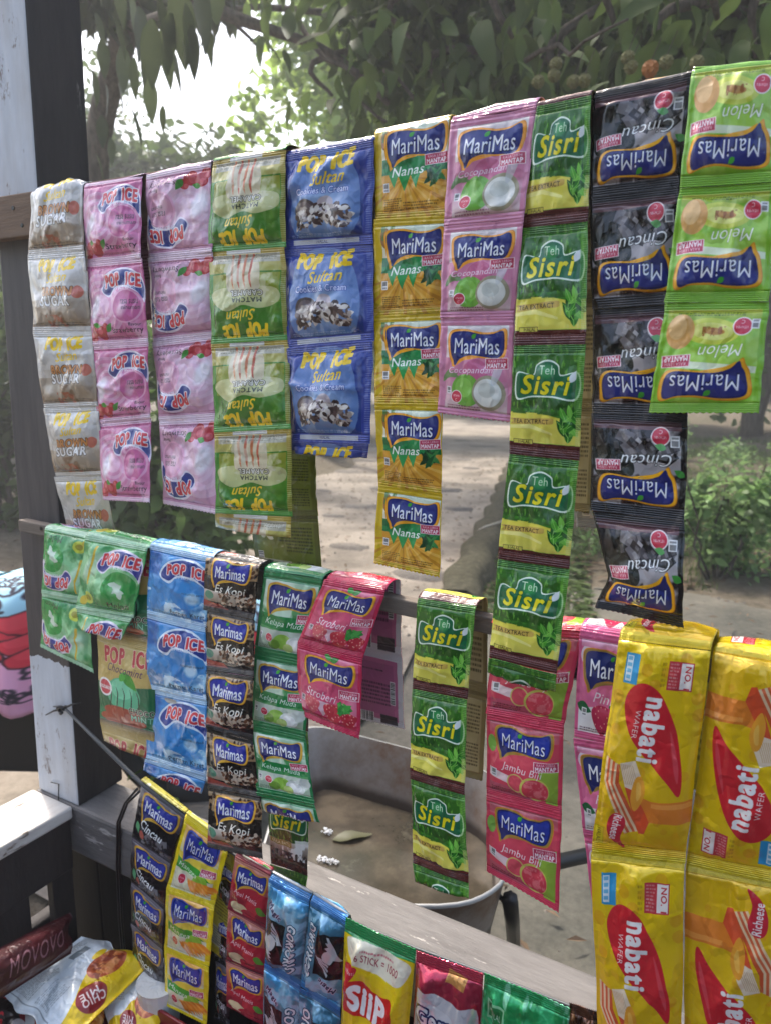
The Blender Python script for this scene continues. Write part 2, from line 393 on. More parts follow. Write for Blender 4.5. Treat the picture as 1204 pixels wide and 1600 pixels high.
def a_cincau():
    c = Art(1.05, '111013', seed=6)
    c.rect(.06, .10, .97, .90, '241f22'); c.vgrad(.10, .3, '3a2b28', '1a1718', .06, .97); c.noise('cfcacb', .75, 6, 4, .52, .62, (.06, .1, .97, .9), 4)  # pale noise and the lighter cubes below put highlight glints into the print
    cubes(c, 30, (.12, .56, .80, .84), 3, 'b5b1b3', '0c0b0d'); c.vgrad(.86, .94, '6d4a50', '3a2428', .06, .97)
    c.blob([(.55, .40), (.9, .38), (.98, .5), (.97, .68), (.75, .66), (.55, .56)], '0c120f', .8)
    marimas(c, .10, .13, .88, .33, by=.49, bx=.80, gold='f7b31e'); c.text('Cincau', .40, .56, .52, .125, 'eef0f0', .012, rot=-.06, shear=.3, out='2c2a2c')
    c.leaf(.07, .45, .12, .3, .6, '3f8f3a'); vitc(c, .26, .80, .085); c.leaf(.26, .70, .12, .3, .3, '5fa860'); halal(c, .07, .70, .09); c.rect(0, .97, 1, 1, '000000', .5)
    return c
def a_melon():
    c = Art(1.10, '7cb52a', seed=7)
    c.rect(.06, .08, .95, .92, '84bd33'); c.noise('a9d35a', .7, 4, 4, .5, .62, (.06, .08, .95, .92), 1); c.poly([(.06, .42), (.95, .50), (.95, .43), (.06, .36)], 'dfe8d2', .9)
    c.vgrad(.84, .93, '8fb83a', 'b5b93d', .06, .95)
    c.ell(.50, .74, .27, .13, 'c3cf4a', 1, .1); c.ell(.49, .74, .2, .085, 'd9dc7a', .9, .1); c.ell(.47, .74, .10, .035, 'b9813a', .9, .1); c.noise('8a4f22', .8, 26, 18, .5, .6, (.36, .70, .58, .78), 3)
    c.ell(.80, .74, .14, .17, 'd9a55e'); c.ell(.83, .78, .09, .12, 'e9c184', .9)
    marimas(c, .10, .13, .90, .32, by=.47, bx=.80, gold='e8a726'); c.text('Melon', .40, .56, .40, .12, 'f3f8ea', .012, rot=-.06, shear=.3, out='79a83a')
    c.micro(.2, .875, .85, .91, 2, '36501a', .8); vitc(c, .21, .78, .08); halal(c, .06, .76, .075)
    return c
def popice_logo(c, cx, cy, w=.62, col='d9434b', outc='f6e9ee', arc=.22, rot=0):
    c.text('POP  ICE', cx, cy, w, .17, '7a1d3a', .07, rot=rot, arc=arc, out=outc, outw=.05); c.text('POP  ICE', cx, cy, w, .17, col, .06, rot=rot, arc=arc)
def a_popstraw(pale=False):
    c = Art(1.12, 'd274a2' if not pale else 'cf9ab8', seed=8)
    c.noise('efc6dc', .8, 4, 3, .5, .7, seed=1); c.noise('a83b78' if not pale else 'a86a92', .7, 5, 3, .55, .72, seed=4)
    for k in range(7): c.ell(.30, .52, .46-.05*k, .40-.045*k, ['f2d9e8', 'd06b9e' if not pale else 'd9a6c2'][k % 2], .45, .5)
    c.ell(.16, .56, .12, .22, 'f3f2f8', .8, .4, .7)
    c.blob([(.30, .34), (.42, .16), (.64, .09), (.86, .13), (.99, .28), (.99, .52), (.90, .40), (.74, .33), (.55, .34), (.44, .44)], 'eadff0', n=5)
    c.blob([(.32, .34), (.44, .18), (.64, .115), (.85, .15), (.97, .29), (.965, .47), (.88, .37), (.74, .305), (.55, .315), (.44, .415)], '2c3a86', n=5)
    c.ell(.73, .55, .23, .23, 'e6a7c8', .9); c.ell(.73, .55, .20, .21, 'c75f98' if not pale else 'cf92b2', .9); c.ell(.68, .58, .09, .15, 'f0cfe0', .7, .4, .8)
    popice_logo(c, .66, .225, .55); c.text('ES BLENDER', .70, .325, .36, .05, 'f0f0ff', .02, arc=.3)
    c.text('rasa susu', .78, .50, .24, .06, '444048', .01); c.text('minuman', .80, .57, .24, .055, '444048', .01)
    for x, y, r in ((.12, .83, .085), (.26, .86, .09), (.36, .80, .06), (.06, .9, .07)): c.ell(x, y, r, r*1.05, 'b8323f'); c.ell(x-.02, y-.02, r*.5, r*.5, 'e2707a', .7)
    c.leaf(.42, .80, .16, .25, -.9, '3f8a3a'); c.leaf(.2, .77, .12, .3, .3, '4f9a3c')
    c.text('Strawberry', .70, .845, .48, .095, '2a1c26', .015); c.text('flavour', .84, .77, .16, .045, '2a1c26')
    c.micro(.3, .90, .95, .94, 2, '6b3a55', .7); seals(c, 'e9e2ea', .05, .05, .6)
    return c
def a_popmelon():
    c = Art(1.12, '3f9b52', seed=9)
    c.noise('a8dca8', .8, 4, 3, .48, .66, seed=2); c.noise('1f7a3a', .7, 5, 4, .55, .7, seed=4); c.ell(.25, .35, .14, .33, 'd4efd8', .7, .6, .7)
    c.rect(.20, .10, .235, .62, 'd9b93a', rot=.10)
    c.blob([(.30, .34), (.42, .16), (.64, .09), (.86, .13), (.99, .28), (.99, .52), (.90, .40), (.74, .33), (.55, .34), (.44, .44)], 'eadff0', n=5)
    c.blob([(.32, .34), (.44, .18), (.64, .115), (.85, .15), (.97, .29), (.965, .47), (.88, .37), (.74, .305), (.55, .315), (.44, .415)], '39408f', n=5)
    c.ell(.72, .58, .23, .23, '2f9a46', .95); c.ell(.70, .60, .1, .15, 'bfe6b8', .6, .4, .8)
    for k in range(5): c.leaf(.66+.03*k, .56+.03*k, .18, .2, k*1.1, 'cfe3cf')
    popice_logo(c, .66, .225, .55); c.text('ES BLENDER', .70, .325, .36, .05, 'f0f0ff', .02, arc=.3)
    c.ell(.24, .80, .12, .10, 'c6d24c'); c.ell(.24, .80, .07, .05, '8f8a2c', .8); c.ell(.12, .86, .07, .07, 'd7c24a')
    c.text('Melon', .76, .85, .30, .10, '20301f', .015); c.micro(.3, .91, .95, .95, 2, '2a4a2a', .7); seals(c, 'cfe6d2', .06, .05, .65)
    return c
def a_popblue():
    c = Art(1.15, '3f8fd0', seed=10)
    c.noise('a9daf4', .9, 3, 3, .5, .66, seed=2); c.noise('1b5fae', .75, 4, 4, .52, .68, seed=5); c.noise('e6f6fd', .8, 9, 9, .62, .7, (0, .6, 1, 1), 6)
    c.blob([(.22, .36), (.36, .16), (.62, .08), (.86, .12), (1.0, .28), (1.0, .52), (.90, .42), (.74, .35), (.52, .36), (.40, .46)], 'd9e6f4', n=5)
    c.blob([(.25, .36), (.38, .18), (.62, .105), (.85, .145), (.98, .29), (.975, .47), (.88, .38), (.74, .32), (.52, .33), (.40, .42)], '29408f', n=5)
    c.ell(.68, .58, .24, .22, '2f86cc', .8); c.ell(.78, .62, .12, .12, 'd9edf8', .75, soft=.7)
    popice_logo(c, .66, .235, .60); c.text('ES BLENDER', .68, .34, .36, .05, 'f0f0ff', .02, arc=.3)
    c.text('minuman serbuk', .80, .55, .34, .045, '20303c', .0, al=.7)
    c.text('Permen Karet', .70, .86, .52, .08, '1b2e40', .015); c.micro(.1, .89, .9, .94, 2, '1c3b5c', .6); seals(c, 'dcebf5', .06, .06, .65)
    return c
def sultan_top(c, cx=.5, y=.16, w=.6):
    c.text('POP  ICE', cx, y, w, .19, 'fbd21c', .09, rot=-.03, shear=.12, arc=-.18); c.text('Sultan', cx+.03, y+.155, .36, .13, 'f6cd30', .03, rot=-.08, shear=.4)
def a_popbrown():
    c = Art(1.12, 'a39c94', seed=11)
    c.vgrad(0, .5, 'dcdbd8', 'c6c1ba'); c.vgrad(.5, 1, 'bdb3a6', '917d68'); c.noise('e3e3e3', .6, 3, 3, .5, .7, (0, 0, 1, .6)); c.noise('6d4a30', .6, 6, 5, .55, .66, (0, .7, 1, .95), 3)
    sultan_top(c, .54, .17, .60)
    c.text('BROWN', .55, .50, .54, .13, 'c98444', .06, out='4d3220', outw=.04, shear=.06); c.text('SUGAR', .52, .62, .56, .14, 'efeeee', .06, out='5a5450', outw=.04, shear=.06); c.ell(.88, .51, .06, .09, 'c4604c', .85)
    c.noise('a4553a', .9, 12, 12, .45, .55, (.32, .80, .62, .95), 8); c.micro(.05, .885, .95, .93, 2, '4a4038', .8); seals(c, 'd5d3d0', .07, .06, .8)
    return c
def a_popmatcha():
    c = Art(1.12, '4f8c25', seed=12)
    c.rect(0, .0, 1, 1, '3f8a2c'); c.rect(.06, .06, .94, .94, '3f7c22'); c.noise('6f9a2c', .6, 3, 3, .5, .65, (.06, .06, .94, .5), 6); c.vgrad(.42, .74, '75922a', '989c34', .06, .94); c.vgrad(.76, 1, 'b8b86a', 'b9a044')
    c.blob([(.08, .42), (.3, .36), (.5, .40), (.72, .34), (.94, .46), (.94, .56), (.7, .60), (.30, .60), (.08, .56)], 'c8c890', .9)
    c.blob([(.30, .56), (.7, .56), (.66, .94), (.34, .94)], 'dccfb4', .9); c.vgrad(.86, .95, 'b8b4a0', 'a6a08c', .06, .94)
    for k in range(4): c.blob([(.38+.08*k, .58), (.42+.08*k, .70), (.40+.09*k, .95), (.375+.09*k, .95), (.39+.08*k, .72)], ['b5452c', 'c9683c'][k % 2], .85)
    c.noise('eae6d2', .6, 8, 7, .55, .65, (.1, .42, .9, .9), 5)
    sultan_top(c, .52, .13, .58); c.text('CARAMEL', .46, .53, .40, .065, 'eceadd', .05, out='3c3a2c', outw=.06); c.text('MATCHA', .46, .455, .36, .06, '3c4430', .05, out='d4d8bc', outw=.04)
    c.micro(.1, .88, .9, .93, 3, '4b4a2c', .8); c.rect(.0, .95, 1, 1, 'b39a3a'); c.rect(.3, .955, .75, 1, 'd8d6cf'); c.rect(0, 0, 1, .055, '5ea24a'); c.rect(0, .06, .05, .94, 'a98f34', .7)
    for k in range(40): c.rect(0, .06+k*.022, .05, .068+k*.022, 'e6e2b0', .45)
    return c
def a_popcookie():
    c = Art(1.12, '283a90', seed=13)
    c.vgrad(.05, .9, '30469c', '16357c', .05, .93); c.blob([(.22, .10), (.74, .10), (.84, .85), (.14, .85)], '6f92c4', .75); c.ell(.5, .62, .32, .3, 'a8c0dc', .6, soft=.8)
    c.rect(.90, .05, 1, .92, '2d3f94')
    sultan_top(c, .50, .155, .60); c.text('Cookies & Cream', .47, .43, .56, .075, 'c9d2ee', .04, out='2b3f90', outw=.05)
    r = np.random.default_rng(4)
    c.ell(.30, .63, .13, .135, '4e4346'); c.ell(.30, .63, .10, .105, '6e6064', .9); c.ell(.52, .58, .09, .10, 'b9a9ae', .9)
    for i in range(150):
        x = .5+.30*(r.random()*2-1); y = .74+.10*(r.random()*2-1)-.08*(1-abs(x-.5)*3); c.leaf(x, y, .04+.07*r.random(), .28, r.random()*3.1, ['cfc6be', 'a79a92', '3a2a28', '5f4c48', 'ddd6ce', '4a3836'][r.integers(6)])
    c.micro(.10, .86, .88, .895, 2, 'dfe4f4', .5); c.rect(0, .90, 1, 1, '3a4aa0'); c.rect(.12, .92, .86, .97, 'b9bcc6'); c.text('HALAL', .45, .945, .12, .03, '33395c', .02)
    for k in range(38): c.rect(.93, .06+k*.022, 1, .068+k*.022, 'a9b6e2', .4)
    for k in range(3): c.rect(0, .012+k*.018, 1, .018+k*.018, '8d9ad6', .5)
    return c
def a_choco():
    c = Art(1.45, 'c4a862', seed=14)
    c.vgrad(0, .1, 'a98f48', 'cdb26a'); c.noise('e0cb8e', .6, 4, 3, .5, .66, (0, 0, 1, .6)); c.poly([(0, .52), (.2, .60), (.55, .50), (1, .46), (1, 1), (0, 1)], '1f6a44'); c.noise('2f8a58', .7, 6, 5, .5, .6, (0, .62, 1, .95), 3)
    c.ell(.50, .60, .30, .26, '5db98c'); c.ell(.48, .54, .2, .15, '7fd2a6'); c.ell(.45, .88, .42, .10, 'b0533a'); c.ell(.45, .80, .34, .10, 'a84a36'); c.leaf(.62, .44, .34, .26, .7, '3f9a34'); c.leaf(.5, .40, .2, .26, -1, '55b044')
    for k in range(5): c.blob([(.25+.12*k, .52), (.30+.12*k, .60), (.26+.13*k, .74), (.245+.13*k, .74), (.285+.12*k, .60)], '2a1f1c', .9)
    c.text('POP  ICE', .55, .20, .80, .24, 'c8424a', .06, rot=-.05, out='f0dcc0', outw=.02); c.text('Chocomint', .52, .335, .62, .12, '4a2a5c', .0, shear=.3)
    c.ell(.16, .56, .14, .14, 'f3ece8'); c.ell(.16, .56, .11, .11, 'd3505a'); c.rect(.04, .545, .28, .58, 'f1e9e4'); c.text('GRATIS', .16, .5625, .2, .04, 'c03040', .03)
    c.text('CHOCO', .80, .745, .40, .09, '26170f', .05, out='e9e2d0', outw=.05); c.text('MINT', .80, .82, .34, .09, '8fd0b0', .05, out='1b4030', outw=.05); c.vgrad(.93, 1, '5a4a3c', 'b39a58')
    return c
def a_kopi():
    c = Art(.96, '1c1714', seed=15)
    c.vgrad(.06, .36, 'b49a78', '8f7350'); r = np.random.default_rng(2)
    for i in range(60): c.ell(r.random(), .08+.3*r.random(), .035, .022, ['3a2418', '24150e', '5a3a26'][r.integers(3)], 1, r.random()*3)
    c.rect(0, .36, 1, .62, '14110f'); c.vgrad(.62, .80, 'd6cbbd', '9a8672'); c.ell(.12, .70, .10, .07, '5d8f74')
    for i in range(90): c.ell(.35+.65*r.random(), .60+.28*r.random(), .035, .024, ['4a2e20', '2a1810', '7a5038', 'c9b49c'][r.integers(4)], 1, r.random()*3)
    c.rect(0, .82, 1, 1, '1e1a1a'); c.poly([(0, .80), (.4, .84), (.5, .92), (0, .92)], 'a8483a')
    marimas(c, .16, .10, .86, .40, 'Marimas', badge=False, old=True, gold='e7b43c', navy='3038a0'); c.text('Es Kopi', .54, .575, .56, .16, 'efe9dc', .02, shear=.2)
    for k in range(5): c.rect(0, .90+k*.02, 1, .908+k*.02, '8b8486', .5)
    return c
def a_kelapa():
    c = Art(1.22, '1c7a44', seed=16)
    c.rect(.06, .10, .95, .92, '4f9a5c'); c.vgrad(.10, .30, 'a9c8b0', '6fae78', .06, .95); c.noise('e0ecdc', .8, 4, 4, .5, .62, (.06, .1, .95, .5), 2); c.poly([(.06, .48), (.95, .50), (.95, .62), (.5, .66), (.06, .62)], '1b8040')
    c.vgrad(.66, .92, 'c3cfc0', '9fb49a', .06, .95)
    for x, y, rr, col in ((.50, .80, .15, '8fbf4a'), (.72, .82, .16, 'd9dfd8'), (.86, .74, .12, 'c9d0c8'), (.36, .84, .10, '6f9a3a'), (.72, .82, .11, 'eef0ec'), (.60, .87, .09, 'b9d07a')): c.ell(x, y, rr, rr*.8, col)
    marimas(c, .13, .14, .88, .33, by=.49, bx=.82, gold='caa53a'); c.text('Kelapa Muda', .50, .585, .66, .11, 'f0f6ee', .01, rot=.03, shear=.25)
    vitc(c, .27, .76, .06); c.micro(.08, .86, .4, .91, 3, '335540', .8); halal(c, .08, .70, .07)
    return c
def berry(c, x, y, r, col='c93a48'):
    c.blob([(x-r, y-r*.5), (x, y-r*.8), (x+r, y-r*.4), (x+r*.6, y+r*.5), (x, y+r), (x-r*.7, y+r*.4)], col)
    for k in range(14): c.ell(x+r*.7*math.sin(k*2.4), y-r*.1+r*.6*math.cos(k*1.7), .009, .012, 'f0b6a6', .8)
def a_strob():
    c = Art(1.12, 'c92a52', seed=17)
    c.rect(.05, .08, .95, .92, 'd14f72'); c.noise('e99ab0', .6, 4, 4, .5, .65, (.05, .08, .95, .92), 1); c.poly([(.3, .66), (.62, .66), (.46, .86)], 'e6d4da', .8); c.vgrad(.86, .93, 'b02344', 'c22c50', .05, .95)
    berry(c, .28, .74, .13, 'd8606a'); berry(c, .62, .78, .15); berry(c, .84, .80, .12, 'b82a3c')
    for k in range(8): c.leaf(.76+.06*math.sin(k*2), .68+.03*math.cos(k*2.2), .18, .22, k*.8, ['2f8a3a', '4aa84a'][k % 2])
    c.leaf(.5, .09, .14, .3, .5, '4aa84a'); c.leaf(.60, .10, .14, .3, -.4, '3a8a3a')
    marimas(c, .14, .13, .88, .32, by=.49, bx=.83, gold='efae32'); c.text('Stroberi', .42, .58, .46, .12, 'f8e8ee', .015, rot=.05, shear=.25); halal(c, .08, .66, .07, 'e8d8dc'); c.micro(.08, .85, .55, .92, 3, '6a1228', .7)
    return c
def a_jambu():
    c = Art(1.08, 'd43c58', seed=18)
    c.rect(.05, .08, .95, .93, 'd8485c'); c.vgrad(.08, .2, 'b85a64', 'd0606c', .05, .95); c.poly([(.05, .62), (.6, .70), (.6, .80), (.05, .72)], 'ecdcd8', .9); c.poly([(.72, .5), (.95, .40), (.95, .93), (.80, .93)], '8fae3a'); c.ell(.08, .34, .06, .11, '7fae4a')
    c.vgrad(.80, .93, 'c2566a', 'b8465c', .05, .66)
    c.ell(.43, .73, .12, .12, 'd0c26a'); c.ell(.43, .73, .105, .105, 'd9505e'); c.ell(.67, .77, .185, .17, 'c8c05a'); c.ell(.68, .775, .165, .15, 'cf3f4e'); c.noise('e88a8a', .6, 20, 18, .5, .62, (.54, .66, .82, .90), 4); c.micro(.08, .84, .5, .92, 3, '4a1a20', .7)
    marimas(c, .14, .12, .86, .33, by=.47, bx=.80, gold='a8863a', navy='23379a'); c.text('Jambu Biji', .50, .575, .52, .12, 'f8ecec', .015, rot=.05, shear=.2); halal(c, .08, .62, .08)
    return c
def a_guava():
    c = Art(1.35, 'd65e8a', seed=19)
    c.rect(.05, .08, .93, .93, 'de6f98'); c.ell(.24, .22, .2, .16, 'e9dde2', .9); c.rect(.05, .68, .93, .93, 'e4e0e0'); c.vgrad(.08, .14, 'e9b4c8', 'de8aaa', .05, .93)
    berry(c, .42, .78, .16, 'b82a50'); berry(c, .66, .74, .15, 'd0466a'); c.leaf(.14, .70, .24, .3, .3, '23633a'); c.leaf(.6, .62, .2, .25, -.5, '2f7a3f'); halal(c, .10, .70, .08); c.micro(.08, .88, .9, .92, 2, '4a2030')
    marimas(c, .10, .16, 1.05, .34, badge=False, gold='9a7a3a', navy='1c2a6a'); c.text('Pink', .46, .585, .34, .13, 'f8e6ee', .01, rot=.03, shear=.3)
    return c
def a_mangga():
    c = Art(1.05, 'e8cf18', seed=20)
    c.rect(.07, .06, .90, .95, 'ead24a'); c.vgrad(.06, .4, 'f0b85a', 'dfe0b0', .07, .90); c.poly([(.07, .48), (.6, .52), (.90, .66), (.9, .80), (.5, .68), (.07, .64)], '3f9e34'); c.rect(.07, .64, .9, .95, 'dcd9b8')
    c.ell(.66, .72, .16, .15, '8fbf3a')
    for k in range(9): c.leaf(.50+.05*k, .84-.012*k, .36, .09, .9-.07*k, ['ea8a24', 'f0a23a'][k % 2])
    marimas(c, .15, .10, .84, .36, by=.52, bx=.76, gold='3f56b0', navy='2a3a9a'); c.text('Mangga', .36, .60, .44, .10, 'f2f8ea', .02, rot=.12, shear=.2); vitc(c, .27, .76, .07)
    return c
def a_apel():
    c = Art(1.05, 'a82838', seed=21)
    c.vgrad(0, .42, 'cf8e7a', 'b35a52'); c.rect(0, .42, 1, .64, 'b02434'); c.vgrad(.64, 1, '9a2a36', '7f2030'); c.ell(.62, .72, .16, .16, 'c2303c'); c.ell(.30, .86, .24, .12, 'd8c89a'); c.ell(.55, .90, .2, .1, 'b02a38'); c.leaf(.85, .72, .26, .3, .4, '4f9a34')
    marimas(c, .12, .10, .90, .38, 'Marimas', badge=False, old=True, gold='d9a93a', navy='2c3a94'); c.text('Apel Manis', .44, .58, .60, .12, 'f4dcdc', .015, rot=.08, shear=.2); seals(c, '7a2030', .03, .04, .7)
    return c
def a_cincau2():
    c = Art(.92, '1a171a', seed=22)
    c.vgrad(0, .4, '7a747c', '3a363c'); cubes(c, 40, (.2, .66, .98, .94), 8, '7c7a7e'); c.ell(.26, .80, .07, .07, 'b05a4c'); c.leaf(.12, .74, .2, .3, 1.2, '5d9a6a'); c.rect(0, .50, .8, .64, '121013', .8)
    marimas(c, .12, .10, .90, .42, 'Marimas', badge=False, old=True, gold='c9a23a', navy='343fa0'); c.text('Cincau', .46, .62, .52, .15, 'eef2f0', .025, rot=.1, shear=.25); c.rect(0, .97, 1, 1, '3a353a')
    return c
def a_wafer():
    """the long yellow wafer packet, print running down the strip"""
    c = Art(2.35, 'e2be0c', w=560, seed=23)
    c.vgrad(0, 1, 'e4c40e', 'dfb40a'); r = np.random.default_rng(3)
    for i in range(16): x, y, q = r.random(), .05+.9*r.random(), .03+.05*r.random(); c.ell(x, y, q, q, 'd99c14', .55); c.ell(x-.01, y-.006, q*.8, q*.75, 'dfae1c', .5)
    c.poly([(1, .69), (.6, .70), (.44, .685), (.42, .76), (.55, .80), (1, .80)], 'e0812a'); c.poly([(1, .70), (.6, .71), (.6, .73), (1, .725)], 'f2a24c', .8)
    A = np.array; tl, tr, bl = A((.10, .53)), A((.36, .515)), A((.36, .87))
    wc = ['e8c9a0', 'd5663c', 'ead0a8', 'd5663c', 'e8c9a0', 'd0582f']
    for k in range(6): d = .028*k; c.poly([(.05+d, .53+.004*k), (.05+d+.03, .53+.004*k), (.09+d, .63), (.38+d, .87-.004*k), (.35+d, .875-.004*k), (.05+d, .64)], wc[k])
    c.poly([(.22, .545), (.38, .525), (.46, .60), (.40, .665), (.30, .65)], 'f0dcc0'); c.poly([(.30, .65), (.40, .665), (.60, .80), (.56, .86), (.50, .865)], 'd9522c')
    for k in range(9): c.rect(.23+.02*k, .545, .236+.02*k, .64, 'c9a070', .8, rot=-.35)
    c.blob([(.40, .61), (.47, .60), (.52, .66), (.48, .73), (.42, .76), (.37, .70)], 'e8a030'); c.blob([(.42, .63), (.46, .63), (.48, .68), (.44, .71)], 'f4c25a', .8)
    c.blob([(.20, .34), (.18, .26), (.27, .20), (.42, .19), (.58, .24), (.74, .36), (.84, .50), (.88, .60), (.86, .67), (.72, .60), (.46, .50), (.29, .42)], 'cf2430', n=7); c.blob([(.70, .38), (.82, .52), (.84, .61), (.78, .54)], 'e0606a', .6)
    c.text('nabati', .515, .385, .66, .235, 'f7f3f0', .065, rot=math.pi/2+.05); c.text('WAFER', .335, .365, .29, .06, 'f3e4e0', .0, rot=math.pi/2+.05)
    c.rect(.12, .075, .28, .20, '2f9ad0'); c.rect(.135, .085, .205, .19, 'dfeef5')
    for k in range(4): c.rect(.145, .09+k*.025, .195, .105+k*.025, '5ab0da', .8)
    c.rect(.60, .085, .86, .205, 'c03a44'); c.rect(.73, .09, .85, .20, 'f4ece6'); c.text('NO. 1', .805, .15, .23, .062, 'c02a36', .04, rot=math.pi/2); c.micro(.615, .09, .72, .20, 8, 'f0d8d0', .6)
    c.micro(.53, .09, .58, .2, 5, '9a7a10', .6)
    c.blob([(.16, .81), (.22, .78), (.32, .79), (.35, .83), (.31, .90), (.36, .955), (.24, .93), (.16, .87)], 'c8283a', n=6); c.text('Richeese', .25, .85, .30, .095, 'f7ece8', .04, rot=math.pi/2+.1)
    c.rect(.01, .86, .12, .95, 'b8a610'); c.rect(.02, .865, .11, .945, 'd8c414'); c.text('HALAL', .065, .905, .16, .045, '4a3f0c', .02, rot=math.pi/2)
    c.rect(0, .975, 1, 1, 'cdb50c'); c.rect(0, 0, 1, .02, 'cdb50c'); return c
def a_rio():
    c = Art(2.1, '3c86b4', w=420, seed=24)
    c.vgrad(0, .2, '3a8fd0', '5fa9c8'); c.vgrad(.2, 1, '6d93a2', '35708e'); c.noise('aad4ea', .9, 3, 4, .5, .62, seed=3)
    c.rect(.02, .34, .62, .82, '17181c'); c.poly([(.05, .56), (.34, .40), (.60, .56), (.34, .76)], '0c0c0e')
    for k in range(4): a = .05*k; c.poly([(.02+a, .56), (.30, .80-a), (.36, .80-a), (.09+a, .56)], 'c8ccd0'); c.poly([(.30, .36+a), (.60-a, .56), (.55-a, .56), (.28, .385+a)], 'c8ccd0')
    c.blob([(.2, .55), (.3, .50), (.42, .58), (.34, .66), (.24, .62)], 'd9d4d4')
    c.text('GORIORIO', .78, .56, 1.15, .20, 'f1f5f7', .06, rot=math.pi/2, out='153a58', outw=.05); c.text('Magic', .30, .26, .4, .15, '223a58', .05, rot=.5, out='e0c8d8', outw=.04); c.rect(0, .0, 1, .05, '2b6cb0', .7); c.rect(0, .95, 1, 1, '2b6cb0', .7)
    return c
def a_siip():
    c = Art(1.9, 'e2c215', w=420, seed=25)
    c.rect(0, 0, 1, .085, '1f8a4a'); c.vgrad(.085, 1, 'e6c818', 'deb414'); c.blob([(.08, .09), (.5, .075), (.92, .10), (.94, .17), (.82, .225), (.5, .21), (.22, .20), (.10, .16)], 'ebe2c8'); c.text('6 STICK = 1000', .53, .155, .58, .075, '8a2030', .03, rot=.02); c.micro(.30, .105, .75, .125, 1, 'c25060', .9)
    c.blob([(.05, .24), (.16, .21), (.27, .22), (.20, .285), (.13, .30)], 'c92434'); c.text('nabati', .155, .25, .17, .04, 'f4e6e6', .03)
    c.blob([(.06, .32), (.3, .29), (.55, .32), (.78, .30), (.82, .42), (.77, .50), (.5, .48), (.1, .50), (.10, .40)], 'cc2420', n=6); c.text('SiiP', .44, .40, .56, .29, 'f7f5f2', .09, rot=.03)
    c.blob([(.35, .70), (.55, .62), (.78, .64), (.85, .76), (.6, .84), (.3, .80)], 'd98a24'); c.noise('c77c1c', .7, 9, 9, .5, .6, (0, .66, 1, 1), 3); return c
def a_gery():
    c = Art(2.0, 'b02440', w=420, seed=26)
    c.vgrad(0, .3, 'c2405a', '9a1f38'); c.rect(.50, .05, .78, .12, 'dfa05a', rot=.2); c.blob([(.05, .24), (.3, .18), (.7, .22), (.97, .28), (1.0, .9), (.5, 1.0), (.03, .9)], 'dfe0e6'); c.blob([(.08, .36), (.2, .24), (.6, .28), (.74, .35), (.88, .39), (.90, .50), (.6, .54), (.3, .56), (.12, .48)], 'eef0f6')
    c.text('Gery', .40, .36, .62, .32, 'f4f6fa', .04, rot=.08, out='27356e', outw=.05); c.ell(.68, .49, .20, .08, '27356e', 1, .15); c.ell(.68, .49, .13, .04, 'eef0f6', 1, .15); c.ell(.3, .80, .3, .14, '6a3a24'); return c
def a_green():
    c = Art(1.75, '1f8f4a', w=420, seed=27)
    c.vgrad(0, 1, '1f9350', '167a3c'); c.noise('3fc07a', .8, 5, 4, .52, .62, (0, 0, 1, .6), 2); c.noise('b8e8d0', .6, 9, 3, .62, .68, (0, 0, 1, .4), 3); c.rect(.06, .15, .30, .29, '8fd0a0'); c.rect(.08, .165, .28, .275, '1b7a40'); c.text('HALAL', .18, .22, .16, .06, 'd8f0dc', .03)
    c.text('NICE', .32, .40, .44, .14, 'e6d43a', .07, rot=.1); c.micro(.3, .5, .8, .54, 1, 'e6d43a', .9); return c
def a_brown():
    c = Art(2.0, '5a3624', w=200, seed=28); c.noise('b8845c', .9, 6, 4, .5, .62, seed=2); c.noise('2a1710', .9, 5, 5, .5, .62, seed=5); return c
def a_back(base, panel, ink, seed, asp=1.15, dark='20'):
    c = Art(asp, base, w=300, seed=seed)
    c.rect(.07, .08, .93, .92, panel); c.noise(base, .35, 3, 3, .4, .7, seed=1); c.rect(.42, .12, .84, .40, 'c9c9c4', .75); c.micro(.45, .14, .82, .38, 7, '444444', .7); c.micro(.10, .14, .38, .42, 7, ink, .8); c.micro(.10, .52, .60, .86, 8, ink, .8)
    c.bars(.84, .14, .93, .50, False); c.leaf(.72, .70, .12, .3, .4, 'dddcc8'); c.ell(.82, .74, .04, .06, 'dddcc8', .9); c.rect(0, .96, 1, 1, ink, .3); return c
def a_backpink():
    c = Art(1.12, 'cfc9cb', w=300, seed=31); c.rect(.08, .07, .92, .90, 'b9668a'); c.rect(.14, .14, .86, .84, 'a85c80'); c.bars(.46, .02, .80, .15, True); c.rect(.1, .02, .36, .14, '3a3438'); c.micro(.2, .26, .82, .58, 6, '3a2030', .8); c.bars(.12, .3, .2, .62, False); c.micro(.3, .72, .8, .76, 1, '402838', .9); return c
